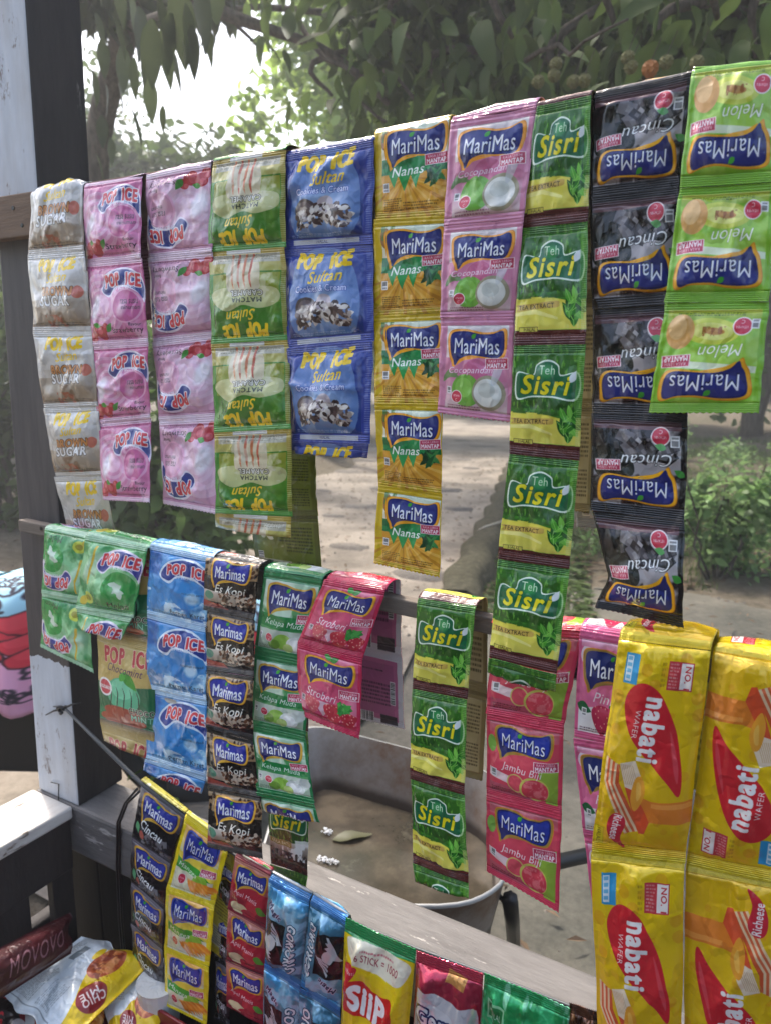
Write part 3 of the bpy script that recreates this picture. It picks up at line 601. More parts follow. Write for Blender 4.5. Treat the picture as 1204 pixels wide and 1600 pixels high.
def a_fried():
    c = Art(1.35, 'e6c410', w=520, seed=33)
    c.blob([(0, -.05), (1.05, -.05), (1.0, .46), (.80, .55), (.52, .62), (.30, .76), (.06, .80), (.0, .74)], 'dfe7ea'); c.micro(.10, .10, .48, .36, 11, '5a6468', .6); c.micro(.54, .08, .90, .24, 7, '5a6468', .65); c.micro(.10, .42, .40, .62, 9, '5a6468', .55)
    c.rect(.06, .05, .07, .70, '5a6468', .6); c.rect(.06, .05, .92, .056, '5a6468', .6); c.rect(.60, .28, .80, .36, '4a5458', .6)
    c.ell(.74, .66, .20, .19, 'b5552c'); c.noise('e8a060', .8, 10, 10, .48, .6, (.56, .54, .92, .80), 2); c.noise('7a2c18', .8, 12, 12, .55, .62, (.56, .56, .9, .8), 4); c.ell(.80, .50, .09, .05, 'e8c420')
    c.blob([(.28, .80), (.40, .72), (.54, .76), (.56, .88), (.44, .95), (.30, .92)], '8f1f20'); c.text('CHIO', .42, .875, .22, .09, 'f2e6e0', .05, rot=math.pi+.25); c.text('MIE', .42, .81, .18, .09, 'f2e6e0', .05, rot=math.pi+.25); return c
def a_noodle():
    c = Art(1.3, 'd98a2c', w=360, seed=34); c.noise('b0431c', .9, 7, 7, .48, .58, seed=2); c.noise('f0c070', .8, 12, 12, .55, .62, seed=5); c.rect(0, .86, 1, 1, 'c8301c'); c.rect(0, 0, .16, 1, 'e8e2da'); return c
def a_redpack():
    c = Art(.62, '8c1220', w=480, seed=35); c.noise('5c0c16', .7, 3, 3, .5, .7, seed=2); c.ell(.42, .62, .36, .22, '201414'); c.text('RANG', .40, .60, .32, .12, 'c8202c', .05, shear=.3); c.ell(.78, .75, .14, .12, 'b8aca8'); return c
def a_movo():
    c = Art(.26, '4c0d16', w=640, seed=36); c.noise('30080e', .7, 3, 3, .5, .7, seed=2); c.text('MOVOVO', .62, .5, .55, .10, '8a646c', .0); return c
def a_tub():
    c = Art(.8, 'd4d6d4', w=320, seed=37); c.micro(.2, .45, .8, .8, 5, '555555', .8); return c
def a_blanket():
    c = Art(1.0, 'a4d4e4', w=640, seed=38)
    c.rect(0, .42, 1, 1, 'dc9dba'); c.noise('c46a9c', .5, 5, 5, .5, .6, (0, .42, 1, 1), 3)
    r = np.random.default_rng(9)
    for i in range(22):
        x, y = (i % 8)/7+.05*r.random(), .40+.11*(i//8)+.05*r.random(); q = .075+.03*r.random(); c.ell(x, y, q+.007, q*.7+.007, '401820'); c.ell(x, y, q, q*.7, 'cf3040'); c.ell(x-.02, y-.02, q*.6, q*.4, 'd9404c')
    for i in range(60):
        x, y = r.random(), (.05+.3*r.random() if i % 3 == 0 else .72+.26*r.random()); q = .016+.012*r.random()
        for k in range(60):
            a = k*.115; c.ell(x+q*math.cos(a)*(1+.3*math.cos(a*.5)), y+q*math.sin(a), .0042, .0042, '2c2430')
            for d in (.6, -.6): c.ell(x+q*d+q*.4*math.cos(a), y-q*1.6+q*.9*math.sin(a), .004, .004, '2c2430')
    return c

_fm = {}
def foil(key, art, rough=.24, metal=0.0, coat=.45, bs=.30):
    if key in _fm: return _fm[key]
    m = mat('printed_film_'+key, rough=rough, metal=metal, spec=.5); n, l, b = nodes(m)
    t = n.new('ShaderNodeTexImage'); t.image = art.image('print_'+key); t.interpolation = 'Cubic'; t.extension = 'EXTEND'
    l.new(t.outputs[0], b.inputs['Base Color'])
    b.inputs['Coat Weight'].default_value = coat; b.inputs['Coat Roughness'].default_value = .09
    q = tex_noise(m, 55, 4, (1, 1, .7)); bump(m, q.outputs[0], bs, .004)
    q = tex_noise(m, 20, 3, (1, 1, .8)); r = ramp(m, q.outputs[0], [(.30, (.6, .6, .6)), (.47, (0, 0, 0)), (.55, (1, 1, 1)), (.75, (.3, .3, .3))]); bump(m, r.outputs[0], bs*1.3, .004)
    _fm[key] = m; return m

# ------------------------------------------------------------------ materials of the place
M_white = wood('worn_white_paint', (.55, .57, .60), (.42, .44, .47), (6, 6, 1.2), .6, (.13, .10, .08), .60, 5, .25)
M_plank = wood('white_plank_top', (.62, .60, .56), (.44, .40, .36), (5, 1, 5), .5, (.16, .12, .09), .585, 6, .4)
M_dark = wood('dark_brown_paint', (.045, .036, .034), (.021, .017, .017), (7, 7, 1.2), .55, (.13, .11, .10), .655, 5, .7)
M_black = wood('near_black_paint', (.016, .013, .013), (.009, .008, .008), (6, 6, 1.3), .6, None, .7, 5, .4)
M_grey = wood('grey_weathered_rail', (.20, .185, .175), (.10, .09, .085), (1.2, 7, 7), .5, (.40, .37, .34), .60, 5, .9)
M_raw = wood('raw_weathered_timber', (.26, .17, .11), (.15, .10, .07), (1.5, 14, 14), .75, None, .7, 4, .8)
M_slat = wood('silvered_timber', (.25, .205, .165), (.13, .105, .085), (1.6, 16, 16), .75, None, .7, 4, .8)
M_rubber = mat('rubber_band', (.06, .065, .07), .45)
M_wire = mat('black_wire', (.01, .01, .011), .35)

# ------------------------------------------------------------------ the post with its paint
def post_front():
    """dark paint over a white coat: the white shows high up and low down, with a torn edge between"""
    m = mat('two_tone_post_paint', rough=.6); n, l, b = nodes(m)
    tc = n.new('ShaderNodeTexCoord'); sx = n.new('ShaderNodeSeparateXYZ'); l.new(tc.outputs['Object'], sx.inputs[0])
    nz = tex_noise(m, 22, 5, (1, 1, .6)); g = tex_noise(m, 5, 8, (9, 9, 1.0), rough=.7); sp = tex_noise(m, 30, 6, (1, 1, .5), rough=.75)
    def math_(op, a, c, d=None):
        q = n.new('ShaderNodeMath'); q.operation = op
        for i, v in enumerate((a, c)):
            if isinstance(v, (int, float)): q.inputs[i].default_value = v
            else: l.new(v, q.inputs[i])
        return q.outputs[0]
    z = math_('ADD', sx.outputs[2], math_('MULTIPLY', math_('SUBTRACT', nz.outputs[0], .5), .07))
    low = math_('LESS_THAN', z, PZ_LOW); high = math_('GREATER_THAN', sx.outputs[2], PZ_HIGH)
    wht = math_('MAXIMUM', low, high)
    wc = ramp(m, g.outputs[0], [(.3, (.60, .63, .68)), (.7, (.46, .49, .54))])
    ch = ramp(m, sp.outputs[0], [(.585, (0, 0, 0)), (.64, (1, 1, 1))])
    gr = tex_noise(m, 7, 5, (1, 1, .35), rough=.7); gk = ramp(m, gr.outputs[0], [(.45, (0, 0, 0)), (.75, (.6, .6, .6))])
    wc2 = mixc(m, ch.outputs[0], mixc(m, gk.outputs[0], wc.outputs[0], (.33, .29, .25)), (.20, .16, .14))
    dc = ramp(m, g.outputs[0], [(.3, (.10, .085, .082)), (.7, (.05, .043, .043))])
    l.new(mixc(m, wht, dc.outputs[0], wc2), b.inputs['Base Color'])
    bump(m, g.outputs[0], .35, .004); bump(m, wht, .4, .002)
    return m
PZ_LOW = float(P(80, 1030, .76)[2]); PZ_HIGH = float(P(30, 302, .76)[2])
ZR = .839                                        # top of the rail
# post: front face at .76, 10 cm deep
po = empty('timber_post', (-1.12, .81, ZR), 'square dark timber post with worn white paint, standing in the corner of the railing', 'post')
mb = MB(); a0, a1 = P(62, 1246, .76), P(123, 1256, .76); b0, b1 = P(-35, 0, .76), P(35, 0, .76)
t0, t1 = b0+(b0-a0)*.25, b1+(b1-a1)*.25
bz = ZR+.001
c8 = []
for q, z in ((a0, bz), (a1, bz)): c8.append((q[0], .76, z))
for q, z in ((a1, bz), (a0, bz)): c8.append((q[0]-.004, .862, z))
for q in (t0, t1): c8.append((q[0], .765, q[2]))
for q in (t1, t0): c8.append((q[0]-.004, .866, q[2]))
mb.hexa([tuple(np.array(p)-np.array((-1.12, .81, ZR))) for p in c8], 0)
mb.m = [1, 1, 0, 1, 1, 1]
# object coordinates start at the post's foot, so shift the paint heights
PZ_LOW -= ZR; PZ_HIGH -= ZR
M_post = post_front()
M_postside = wood('dark_post_paint_with_shade', (.034, .028, .027), (.018, .015, .015), (7, 7, 1.2), .55, (.10, .09, .085), .66, 5, .6)  # dark paint, with the side's shade mixed into the colour
mb.build('post_body', [M_post, M_postside], po, bevel=.004)
mk = MB(); s0 = P(80, 1222, .757); s1 = P(92, 1225, .757); s2 = P(92, 1250, .757)
mk.tube([s0, s1, s2], .0012, 5); o = mk.build('bent_nail', M_wire, po); o.location = -Vector((-1.12, .81, ZR))

po2 = empty('timber_post', (.77, .81, 0), 'square dark timber post at the right end of the stall front, outside the photograph', 'post')
q = MB(); q.box((-.05, -.052, 0), (.05, .05, 2.2)); q.build('post_body', M_dark, po2, bevel=.004)
# rails
def plank(name, label, cat, c, m, bev=.004, group=None, sub=6):
    mbb = MB(); c = [np.array(p, float) for p in c]; base = sum(c[:4])/4
    mbb.hexa([p-base for p in c], 0); o = mbb.build(name, m, None, bevel=bev, loc=tuple(base)); return tag(o, label, cat, group)
x0, x1 = -1.205, .719
rail = empty('stall_railing', (-.5, .8, .0), 'grey weathered wooden railing along the stall front with dark boards below', 'railing')
def child(o, parent):                 # keep world place
    o.parent = parent; o.location = Vector(o.location)-parent.location; return o
def boxo(name, a, b_, m, parent, bev=.003):
    a = np.array(a, float); b_ = np.array(b_, float); ce = (a+b_)/2; q = MB(); q.box(a-ce, b_-ce)
    o = q.build(name, m, None, bevel=bev, loc=tuple(ce)); return child(o, parent) if parent is not None else o
boxo('top_beam', (x0, .757, ZR-.095), (x1, .852, ZR), M_grey, rail, .006)
boxo('bottom_beam', (x0, .775, .10), (x1, .845, .19), M_dark, rail)
k = x0
while k < x1:
    boxo('board', (k, .790, .19), (k+.118, .806, ZR-.095), M_black, rail, .002); k += .121
# side railing: plank towards the viewer's left
side = empty('side_railing', (-1.15, .3, 0), 'low side railing with a worn white plank top and dark slats, left of the post', 'railing')
boxo('top_plank', (-1.208, -.55, ZR-.022), (-1.094, .755, ZR+.002), M_plank, side, .004)
boxo('side_beam', (-1.190, -.55, ZR-.125), (-1.104, .7550, ZR-.023), M_dark, side)
ya, yb = PX(41, 1400, -1.12)[1], PX(79, 1400, -1.12)[1]
zb = PX(60, 1452, -1.12)[2]
for y0_, y1_ in ((-.55, -.3), (-.28, .0), (.02, .25), (.27, ya), (yb, .7555)):
    boxo('slat', (-1.128, y0_, .1), (-1.11, y1_, ZR-.126), M_dark, side, .002)
boxo('lower_beam', (-1.16, -.55, zb-.12), (-1.1292, .755, zb), M_dark, side)

# bars
def bar(name, pl, pr, h, d, m, label, cat):
    """pl, pr: front top corners"""
    pl = np.array(pl); pr = np.array(pr); pr = pl+(pr-pl)*((.80-pl[0])/(pr[0]-pl[0])); D = np.array((0, d, 0)); H = np.array((0, 0, h))
    return plank(name, label, cat, [pl-H, pr-H, pr-H+D, pl-H+D, pl, pr, pr+D, pl+D], m, .002)
YB = .735
bar('upper_bar', P(-70, 318, YB), P(1290, 96, YB), .062, .02, M_raw, 'raw brown timber board running across the top under the row of hanging sachets', 'board')
bar('middle_bar', P(28, 812, YB), P(1290, 1075, YB), .020, .018, M_slat, 'thin weathered grey slat carrying the middle row of hanging sachets', 'slat')

# ------------------------------------------------------------------ strips of packets
def noise1(x, seed): return vnoise(np.asarray(x, float), np.zeros_like(np.asarray(x, float)), seed)
_sn = [0]
def film(name, rows, k, v0, v1, nu, nv, fm, bm, prof, flip, parent, origin, seed, ridge=0, serr=0):
    """one stretch of film between s = k+v0 and k+v1 as a closed two-sided pouch"""
    S = np.array([r[0] for r in rows]); Lr = np.array([r[1] for r in rows]); Rr = np.array([r[2] for r in rows])
    v = np.linspace(v0, v1, nv); s = k+v; u = np.linspace(0, 1, nu)
    def at(ss): return (np.stack([np.interp(ss, S, Lr[:, i]) for i in range(3)], 1), np.stack([np.interp(ss, S, Rr[:, i]) for i in range(3)], 1))
    # soften the kinks a little
    L = 0; R = 0
    for d, w in ((-.03, .25), (0, .5), (.03, .25)):
        l_, r_ = at(np.clip(s+d, S[0], S[-1])); L = L+w*l_; R = R+w*r_
    if abs(v0) < 1e-9 or abs(v1-1) < 1e-9 or True:
        l_, r_ = at(s); e = (np.minimum(s-S[0], S[-1]-s) < .03)[:, None]; L = np.where(e, l_, L); R = np.where(e, r_, R)
    wd = np.linalg.norm(R-L, axis=1).mean()
    Pn = L[:, None, :]*(1-u[None, :, None])+R[:, None, :]*u[None, :, None]
    side = (noise1(s*9, seed)-.5)*.014*wd; ax = (R-L)/np.linalg.norm(R-L, axis=1)[:, None]
    wgt = (np.abs(u-.5)*2)**2
    Pn += (side[:, None]*wgt[None, :])[..., None]*ax[:, None, :]
    dv = np.gradient(Pn, axis=0) if nv > 1 else None; du = np.gradient(Pn, axis=1)
    nrm = np.cross(dv, du); nrm /= np.linalg.norm(nrm, axis=2)[..., None]+1e-12
    U, V = np.meshgrid(u, v)
    ml, mr, mt, mb_, H = prof['l'], prof['r'], prof['t'], prof['b'], prof['h']
    a = np.clip((U-ml)/(1-ml-mr), 0, 1); b = np.clip((V-mt)/(1-mt-mb_), 0, 1)
    pil = (1-np.abs(2*a-1)**2.6)**.75*(1-np.abs(2*b-1)**3.2)**.8
    r = np.random.default_rng(seed)
    sag = .75+.5*b if not flip else .75+.5*b
    vr = .65+.7*r.random(); ww_ = prof.get('w', 1.0); cxs = (r.random()-.5)*.35
    out = H*pil*sag*vr*(1+cxs*(2*a-1))
    Wf = np.zeros_like(U)
    # gathers running in from the seals, diagonal creases and soft dents
    g = 1-np.abs(2*vnoise(U*9+seed, V*1.3+seed*.3, seed)-1)
    Wf += (g-.5)*(np.exp(-b/.16)+np.exp(-(1-b)/.16))*.62*H*(pil > 0)
    for i in range(prof.get('folds', 5)):
        cx, cy, an = r.random(), r.random(), r.random()*math.pi; d = (U-cx)*math.sin(an)-(V-cy)*math.cos(an); al = (U-cx)*math.cos(an)+(V-cy)*math.sin(an)
        Wf += (r.random()-.35)*.95*H*np.exp(-np.abs(d)/.04)*np.exp(-(al/.38)**2)
    Wf += (fbm(U*3+seed*1.3, V*3, seed+5, 3)-.5)*1.5*H
    Wf *= np.clip(pil*3, 0, 1)*ww_*(.7+.6*r.random())
    wav = (noise1(s*4+seed, seed+3)-.5)*2*prof.get('ruf', .0012)
    Lo = (fbm(U*1.6+seed, (V+k)*1.2, seed+9, 2)-.5)*prof.get('warp', .004)
    base = Pn+nrm*(Lo+wav[:, None]*((1-U)**3)+(noise1(s*5, seed+4)-.5)[:, None]*2*prof.get('ruf', .0012)*U**3)[..., None]
    if ridge: base = base+nrm*(np.sin(V*2*math.pi*ridge)*.00042*(1-.4*vnoise(U*7, V*3, seed)))[..., None]
    if serr:
        zz = ((np.arange(nu) % 2)*2-1)*.0007; row = -1 if serr > 0 else 0; dn = dv[row]/np.linalg.norm(dv[row], axis=1)[:, None]
        base[row] += zz[:, None]*dn
    eps = .00025
    fr = base+nrm*(out+Wf+eps)[..., None]; bk = base-nrm*(np.maximum(out*.45-Wf*.2, 0)+eps)[..., None]
    uu = 1-U if flip else U; vv = V if flip else 1-V
    idx = np.arange(nu*nv).reshape(nv, nu)
    q = np.stack([idx[:-1, :-1], idx[1:, :-1], idx[1:, 1:], idx[:-1, 1:]], -1).reshape(-1, 4)     # seen from the front
    n0 = nu*nv
    qb = q[:, ::-1]+n0
    ring = np.concatenate([idx[0, :], idx[1:, -1], idx[-1, -2::-1], idx[-2:0:-1, 0]]); rn = np.roll(ring, -1)
    qe = np.stack([ring, rn, rn+n0, ring+n0], -1)
    verts = np.concatenate([fr.reshape(-1, 3), bk.reshape(-1, 3)])-np.array(origin)
    uvf = np.stack([uu, vv], -1).reshape(-1, 2); uvb = np.stack([1-U, 1-V], -1).reshape(-1, 2)
    uvv = np.concatenate([uvf, uvb])
    quads = np.concatenate([q, qb, qe]); uvE = uvf[qe % n0]
    uvl = np.concatenate([uvv[q], uvv[qb], uvE]).reshape(-1, 2)
    mi = np.concatenate([np.zeros(len(q)), np.ones(len(qb)), np.zeros(len(qe))])
    me = mesh_np(name, verts, quads, (fm, bm), mi, uvl)
    return link(name, me, parent)
PROF = dict(l=.04, r=.04, t=.07, b=.07, h=.0052, ruf=.0010, warp=.004, folds=5)
def prof(**k): d = dict(PROF); d.update(k); return d
def strip(label, group, rows, front, back, flip=False, pf=PROF, nb=2, Yf=.727, backrows=None, piece='sachet', name='sachet_strip', cat='sachet strip', over=True, nu=34, nvb=36, backlen=None, thick=.034, bdrift=0.0):
    """rows: (s, xl, yl, xr, yr[, Y]) seams from the bar downwards, in places seen in the photograph"""
    _sn[0] += 1; seed = _sn[0]*37+5
    W = []
    for r_ in rows:
        Y = r_[5] if len(r_) > 5 else Yf
        jr = np.random.default_rng(seed+len(W)); jl, jq = (jr.random(2)-.5)*.015*min(1, len(W)) if name == 'sachet_strip' else (0, 0)
        W.append((r_[0], P(r_[1], r_[2], Y+jl), P(r_[3], r_[4], Y+jq)))
    (sa, La, Ra), (sb, Lb, Rb) = W[0], W[1]
    pitch = (np.linalg.norm(La-Lb)+np.linalg.norm(Ra-Rb))/2/(sb-sa)
    top = []
    if over:
        acc = 0; prev = np.array((0, 0, 0.))
        for off in ((0, .004, .0035), (0, .012, .0058), (0, thick-.010, .0058), (0, thick-.002, .003), (0, thick, -.004)):
            off = np.array(off); acc += np.linalg.norm(off-prev); prev = off
            top.append((sa-acc/pitch, La+off, Ra+off))
        if backrows:
            for b_ in backrows: top.append((b_[0], P(b_[1], b_[2], b_[5]), P(b_[3], b_[4], b_[5])))
        elif nb > 0:
            st = top[-1][0]
            end = -nb if backlen is None else -backlen
            kk = math.floor(st)
            stops = [q for q in range(kk, -int(math.ceil(-end))-1, -1) if q < st-.05 and q >= end] or [end]
            if stops[-1] != end: stops.append(end)
            for i, q in enumerate(stops):
                d = (st-q)*pitch; w_ = np.array((bdrift*d+.004*math.sin(seed+i*2.0), .006+.004*math.sin(seed*1.3+i), -d*.995)); top.append((q, top[4][1]+w_, top[4][2]+w_))
    allr = sorted(top+W, key=lambda t: t[0])
    s0, s1 = allr[0][0], allr[-1][0]
    org = (La+Ra)/2
    root = empty(name, tuple(org), label, cat, group)
    k = math.floor(s0+1e-6)
    while k < s1-1e-6:
        lo, hi = max(0.0, s0-k), min(1.0, s1-k)
        t, b = pf['t'], pf['b']; body = None; pk = pf if k >= 0 else {**pf, 'h': pf['h']*.3}
        a0_, a1_ = max(lo, t), min(hi, 1-b)
        parts = []
        if a1_-a0_ > .02:
            n = max(5, int(nvb*(a1_-a0_)/(1-t-b)))
            body = film(piece, allr, k, a0_, a1_, nu, n, front, back, pk, flip, root, org, seed+k*3)
        if lo < t-.005 and min(hi, t)-lo > .004:
            n = max(4, int(pf.get('rt', 4)*5)); film('crimped_seal', allr, k, lo, min(hi, t), nu, n, front, back, pk, flip, body or root, org, seed+k*3, pf.get('rt', 4)/t, -1 if lo == 0 and k == math.floor(s0+1e-6) else 0)
        if hi > 1-b+.004:
            n = max(4, int(pf.get('rb', 4)*5)); film('crimped_seal', allr, k, max(lo, 1-b), hi, nu, n, front, back, pk, flip, body or root, org, seed+k*3, pf.get('rb', 4)/b, 1 if k+1 >= s1-1e-6 else 0)
        k += 1
    return root

B_grey = foil('grey_back', a_back('8c8c86', 'a2a29a', '3c3c38', 41), .4)
B_olive = foil('olive_back', a_back('5d6322', '6f7a2a', '23270c', 42), .35)
B_pink = foil('pink_back', a_backpink(), .4)
B_tan = foil('tan_back', a_back('8f8254', 'b8ab80', '3a3318', 43, 1.4), .4)
B_green = foil('green_back', a_back('47643c', '6b8058', '1c2a14', 44), .4)
B_rose = foil('rose_back', a_back('8f5a6c', 'b58494', '3c1a28', 45), .4)
B_silver = foil('silver_back', a_back('8f9294', '9da0a4', '4c4c50', 46), .3)
B_yel = foil('yellow_back', a_back('b0a022', 'c2b84a', '4a4210', 47), .35)

GU = 'sachet strips hung over the upper bar'; GM = 'sachet strips hung over the middle bar'; GL = 'packets hung along the rubber cord'
pop = prof(l=.05, r=.06, t=.075, b=.075, h=.0072, ruf=.0016, rt=3, rb=3, folds=7)
mar = prof(l=.09, r=.05, t=.085, b=.075, h=.0042, ruf=.0009, rt=2, rb=3, folds=5)
tea = prof(l=.05, r=.09, t=.07, b=.085, h=.0050, ruf=.0012, rt=4, rb=4, folds=6)

strip('silver and beige sachet strip with yellow lettering, leftmost on the top bar beside the post', GU,
      [(.24, 50, 303, 130, 287), (1, 43, 398, 132, 391), (2, 53, 518, 144, 517), (3, 69, 638, 155, 634), (4, 86, 745, 161, 742, .738), (4.8, 108, 832, 184, 838, .764)],
      foil('brown_sugar', a_popbrown(), .25), B_silver, pf=pop, nb=1, Yf=.725)
strip('bright pink strawberry sachet strip, upright print, second from the left on the top bar', GU,
      [(.04, 133, 291, 220, 276), (1, 135, 411, 222, 403), (2, 146, 540, 231, 535), (3, 154, 661, 235, 653), (4, 162, 781, 236, 785)],
      foil('strawberry', a_popstraw(), .22), B_rose, pf=pop, nb=2, Yf=.721)
strip('pale pink strawberry sachet strip hanging upside down, third from the left on the top bar', GU,
      [(.0, 229, 273, 330, 255), (1, 232, 403, 333, 394), (2, 239, 535, 335, 524), (3, 250, 657, 338, 652), (4, 257, 787, 339, 804)],
      foil('pale_strawberry', a_popstraw(True), .24), B_rose, flip=True, pf=pop, nb=2, Yf=.725)
strip('green and gold caramel sachet strip hanging upside down, left of the blue strip', GU,
      [(.0, 333, 251, 447, 233), (1, 326, 394, 446, 386), (2, 331, 538, 450, 531), (3, 336, 676, 455, 670), (4, 337, 802, 457, 807), (4.2, 338, 823, 457, 840)],
      foil('matcha', a_popmatcha(), .2), B_olive, flip=True, pf=prof(l=.05, r=.03, t=.075, b=.075, h=.0085, ruf=.0015, rt=3, rb=3, folds=7), Yf=.720,
      backrows=[(-1, 372, 400, 478, 392, .775), (-2, 378, 545, 484, 540, .778), (-3, 384, 697, 491, 703, .78), (-4, 391, 805, 497, 806, .782), (-4.75, 402, 884, 503, 903, .784)])
strip('royal blue sachet strip with cookies and cream print, torn off through its fourth sachet', GU,
      [(-.02, 447, 238, 585, 214), (1, 443, 389, 582, 381), (2, 450, 545, 584, 533), (3, 455, 690, 577, 694), (3.17, 458, 703, 574, 716)],
      foil('cookies', a_popcookie(), .2), B_silver, pf=prof(l=.03, r=.09, t=.08, b=.09, h=.0105, ruf=.0016, rt=4, rb=4, folds=7), nb=2, Yf=.722)
strip('yellow pineapple sachet strip of five, second longest in the middle of the top bar', GU,
      [(.09, 585, 207, 702, 184), (1, 585, 343, 697, 336), (2, 584, 494, 691, 488), (3, 586, 629, 691, 631), (4, 591, 757, 689, 772), (5, 584, 880, 686, 902)],
      foil('pineapple', a_nanas(), .2), B_yel, pf=mar, nb=2, Yf=.725, thick=.032)
strip('rose pink coconut sachet strip of three between the yellow and the green tea strips', GU,
      [(-.04, 704, 183, 839, 160), (1, 692, 353, 817, 341), (2, 687, 497, 803, 495), (3, 683, 645, 799, 660)],
      foil('coconut_pink', a_coco(), .18), B_rose, pf=prof(l=.10, r=.08, t=.08, b=.07, h=.0048, folds=6, rt=2, rb=2), nb=1, Yf=.716)
strip('long green tea sachet strip reaching down from the top bar past the middle bar', GU,
      [(-.02, 838, 161, 923, 145), (1, 813, 357, 918, 346), (2, 802, 540, 914, 538), (3, 795, 709, 904, 720), (4, 778, 873, 889, 889), (5, 763, 1027, 869, 1052), (5.17, 761, 1051, 868, 1080)],
      foil('green_tea', a_sisri(), .24), B_tan, pf=tea, nb=4, Yf=.712, bdrift=.03)
strip('black sachet strip with grass jelly print hanging upside down from the top bar', GU,
      [(.0, 925, 147, 1083, 113), (1, 920, 308, 1063, 292), (2, 924, 483, 1062, 474), (3, 924, 645, 1074, 651), (4, 923, 797, 1069, 814), (4.55, 950, 900, 1066, 905, .716), (5, 929, 948, 1068, 979)],
      foil('grass_jelly', a_cincau(), .2), B_silver, flip=True, pf=prof(l=.06, r=.05, t=.10, b=.11, h=.0062, ruf=.002, rt=5, rb=5, folds=6), nb=5, Yf=.722, bdrift=-.02)
strip('lime green melon sachet strip hanging upside down, rightmost on the top bar', GU,
      [(.06, 1080, 113, 1226, 96), (1, 1061, 294, 1212, 285), (2, 1038, 473, 1201, 471), (3, 1012, 645, 1185, 645)],
      foil('melon', a_melon(), .2), B_green, flip=True, pf=prof(l=.06, r=.05, t=.09, b=.09, h=.0060, ruf=.0022, rt=4, rb=5, folds=6), nb=2, Yf=.704)
# middle bar
strip('green and white melon sachet strip hanging upside down, leftmost on the middle bar', GM,
      [(.04, 72, 826, 147, 842), (1, 66, 927, 140, 941), (2, 63, 1011, 146, 1052)],
      foil('melon_ice', a_popmelon(), .22), B_green, flip=True, pf=pop, nb=1, Yf=.727)
strip('green melon sachet strip with upright print, torn off just below its first sachet', GM,
      [(.0, 136, 836, 232, 855), (1, 120, 951, 207, 966), (1.32, 121, 978, 189, 1000)],
      foil('melon_ice', None, .22), B_green, pf=pop, nb=1, Yf=.716)
strip('gold and dark green chocolate mint sachet strip half hidden behind the blue strip', GM,
      [(.0, 150, 842, 240, 862, .731), (1, 152, 985, 242, 1008, .728), (2, 158, 1131, 243, 1155, .724), (2.22, 164, 1157, 236, 1187, .724)],
      foil('choco_mint', a_choco(), .28), B_tan, pf=prof(t=.09, b=.08, h=.005, rt=5, rb=4), nb=1, Yf=.728)
strip('sky blue bubble gum sachet strip between the gold strip and the black coffee strip', GM,
      [(.0, 234, 852, 334, 872), (1, 230, 959, 323, 981), (2, 232, 1075, 323, 1095), (3, 227, 1186, 324, 1214), (3.26, 223, 1204, 315, 1240)],
      foil('bubble_gum', a_popblue(), .22), B_grey, pf=pop, nb=1, Yf=.718)
strip('black and brown coffee sachet strip of five on the middle bar', GM,
      [(.12, 322, 874, 405, 886), (1, 320, 952, 398, 969), (2, 320, 1046, 396, 1058), (3, 323, 1138, 396, 1158), (4, 325, 1231, 408, 1247), (5, 325, 1323, 411, 1342)],
      foil('coffee', a_kopi(), .24), B_grey, pf=prof(t=.07, b=.10, h=.0046, rt=3, rb=4, l=.05, r=.05), nb=1, Yf=.714)
strip('dark green young coconut sachet strip of three, torn off through its fourth', GM,
      [(.0, 414, 890, 505, 905), (1, 398, 1018, 487, 1036), (2, 390, 1132, 477, 1151), (3, 402, 1236, 491, 1255), (3.28, 409, 1264, 500, 1285)],
      foil('young_coconut', a_kelapa(), .22), B_grey, pf=prof(l=.06, r=.05, t=.08, b=.08, h=.0045, rt=2, rb=2), nb=1, Yf=.719)
strip('small green and brown rock sugar tea sachet strip peeping out below the dark green strip', GM,
      [(-2, 430, 905, 492, 918, .772), (-1, 420, 1018, 484, 1030, .774), (0, 418, 1130, 482, 1143, .776), (1, 419, 1236, 482, 1250, .778), (2, 423, 1350, 481, 1368, .78), (2.2, 421, 1366, 478, 1388, .78)],
      foil('rock_sugar_tea', a_sisri(True), .26), B_tan, pf=tea, over=False, Yf=.775)
strip('crimson strawberry sachet strip of two with its pink backs showing behind the bar', GM,
      [(.0, 508, 905, 603, 921), (1, 465, 1004, 567, 1029), (2, 465, 1116, 562, 1154)],
      foil('strawberry_red', a_strob(), .18), B_pink, pf=prof(l=.05, r=.04, t=.08, b=.08, h=.0052, rt=3, rb=4, folds=7), Yf=.716,
      backrows=[(-1, 529, 1003, 627, 1026, .775), (-2, 533, 1116, 631, 1140, .778)])
strip('short green tea sachet strip of three in the middle of the middle bar', GM,
      [(.02, 652, 937, 743, 951), (1, 644, 1076, 729, 1093), (2, 641, 1216, 725, 1242), (3, 644, 1349, 731, 1380), (3.2, 647, 1379, 731, 1404)],
      foil('green_tea', None), B_tan, pf=tea, Yf=.718,
      backrows=[(-1, 668, 1062, 760, 1085, .772), (-2, 660, 1196, 752, 1221, .775)])
strip('coral red guava sachet strip hanging behind the end of the long green tea strip', GM,
      [(.0, 768, 974, 911, 987), (1, 759, 1114, 880, 1137), (2, 759, 1241, 877, 1270), (3, 759, 1361, 872, 1424)],
      foil('guava', a_jambu(), .22), B_pink, pf=prof(l=.05, r=.05, t=.09, b=.09, h=.0055, rt=3, rb=4), nb=1, Yf=.727)
strip('pink sachet strip narrowing downwards, partly hidden behind the yellow wafer packets', GM,
      [(.0, 905, 983, 1010, 1000, .724), (1, 895, 1152, 1000, 1170), (2, 911, 1305, 1005, 1322), (3, 930, 1460, 1012, 1478)],
      foil('pink_guava', a_guava(), .24), B_pink, pf=mar, nb=1, Yf=.728)
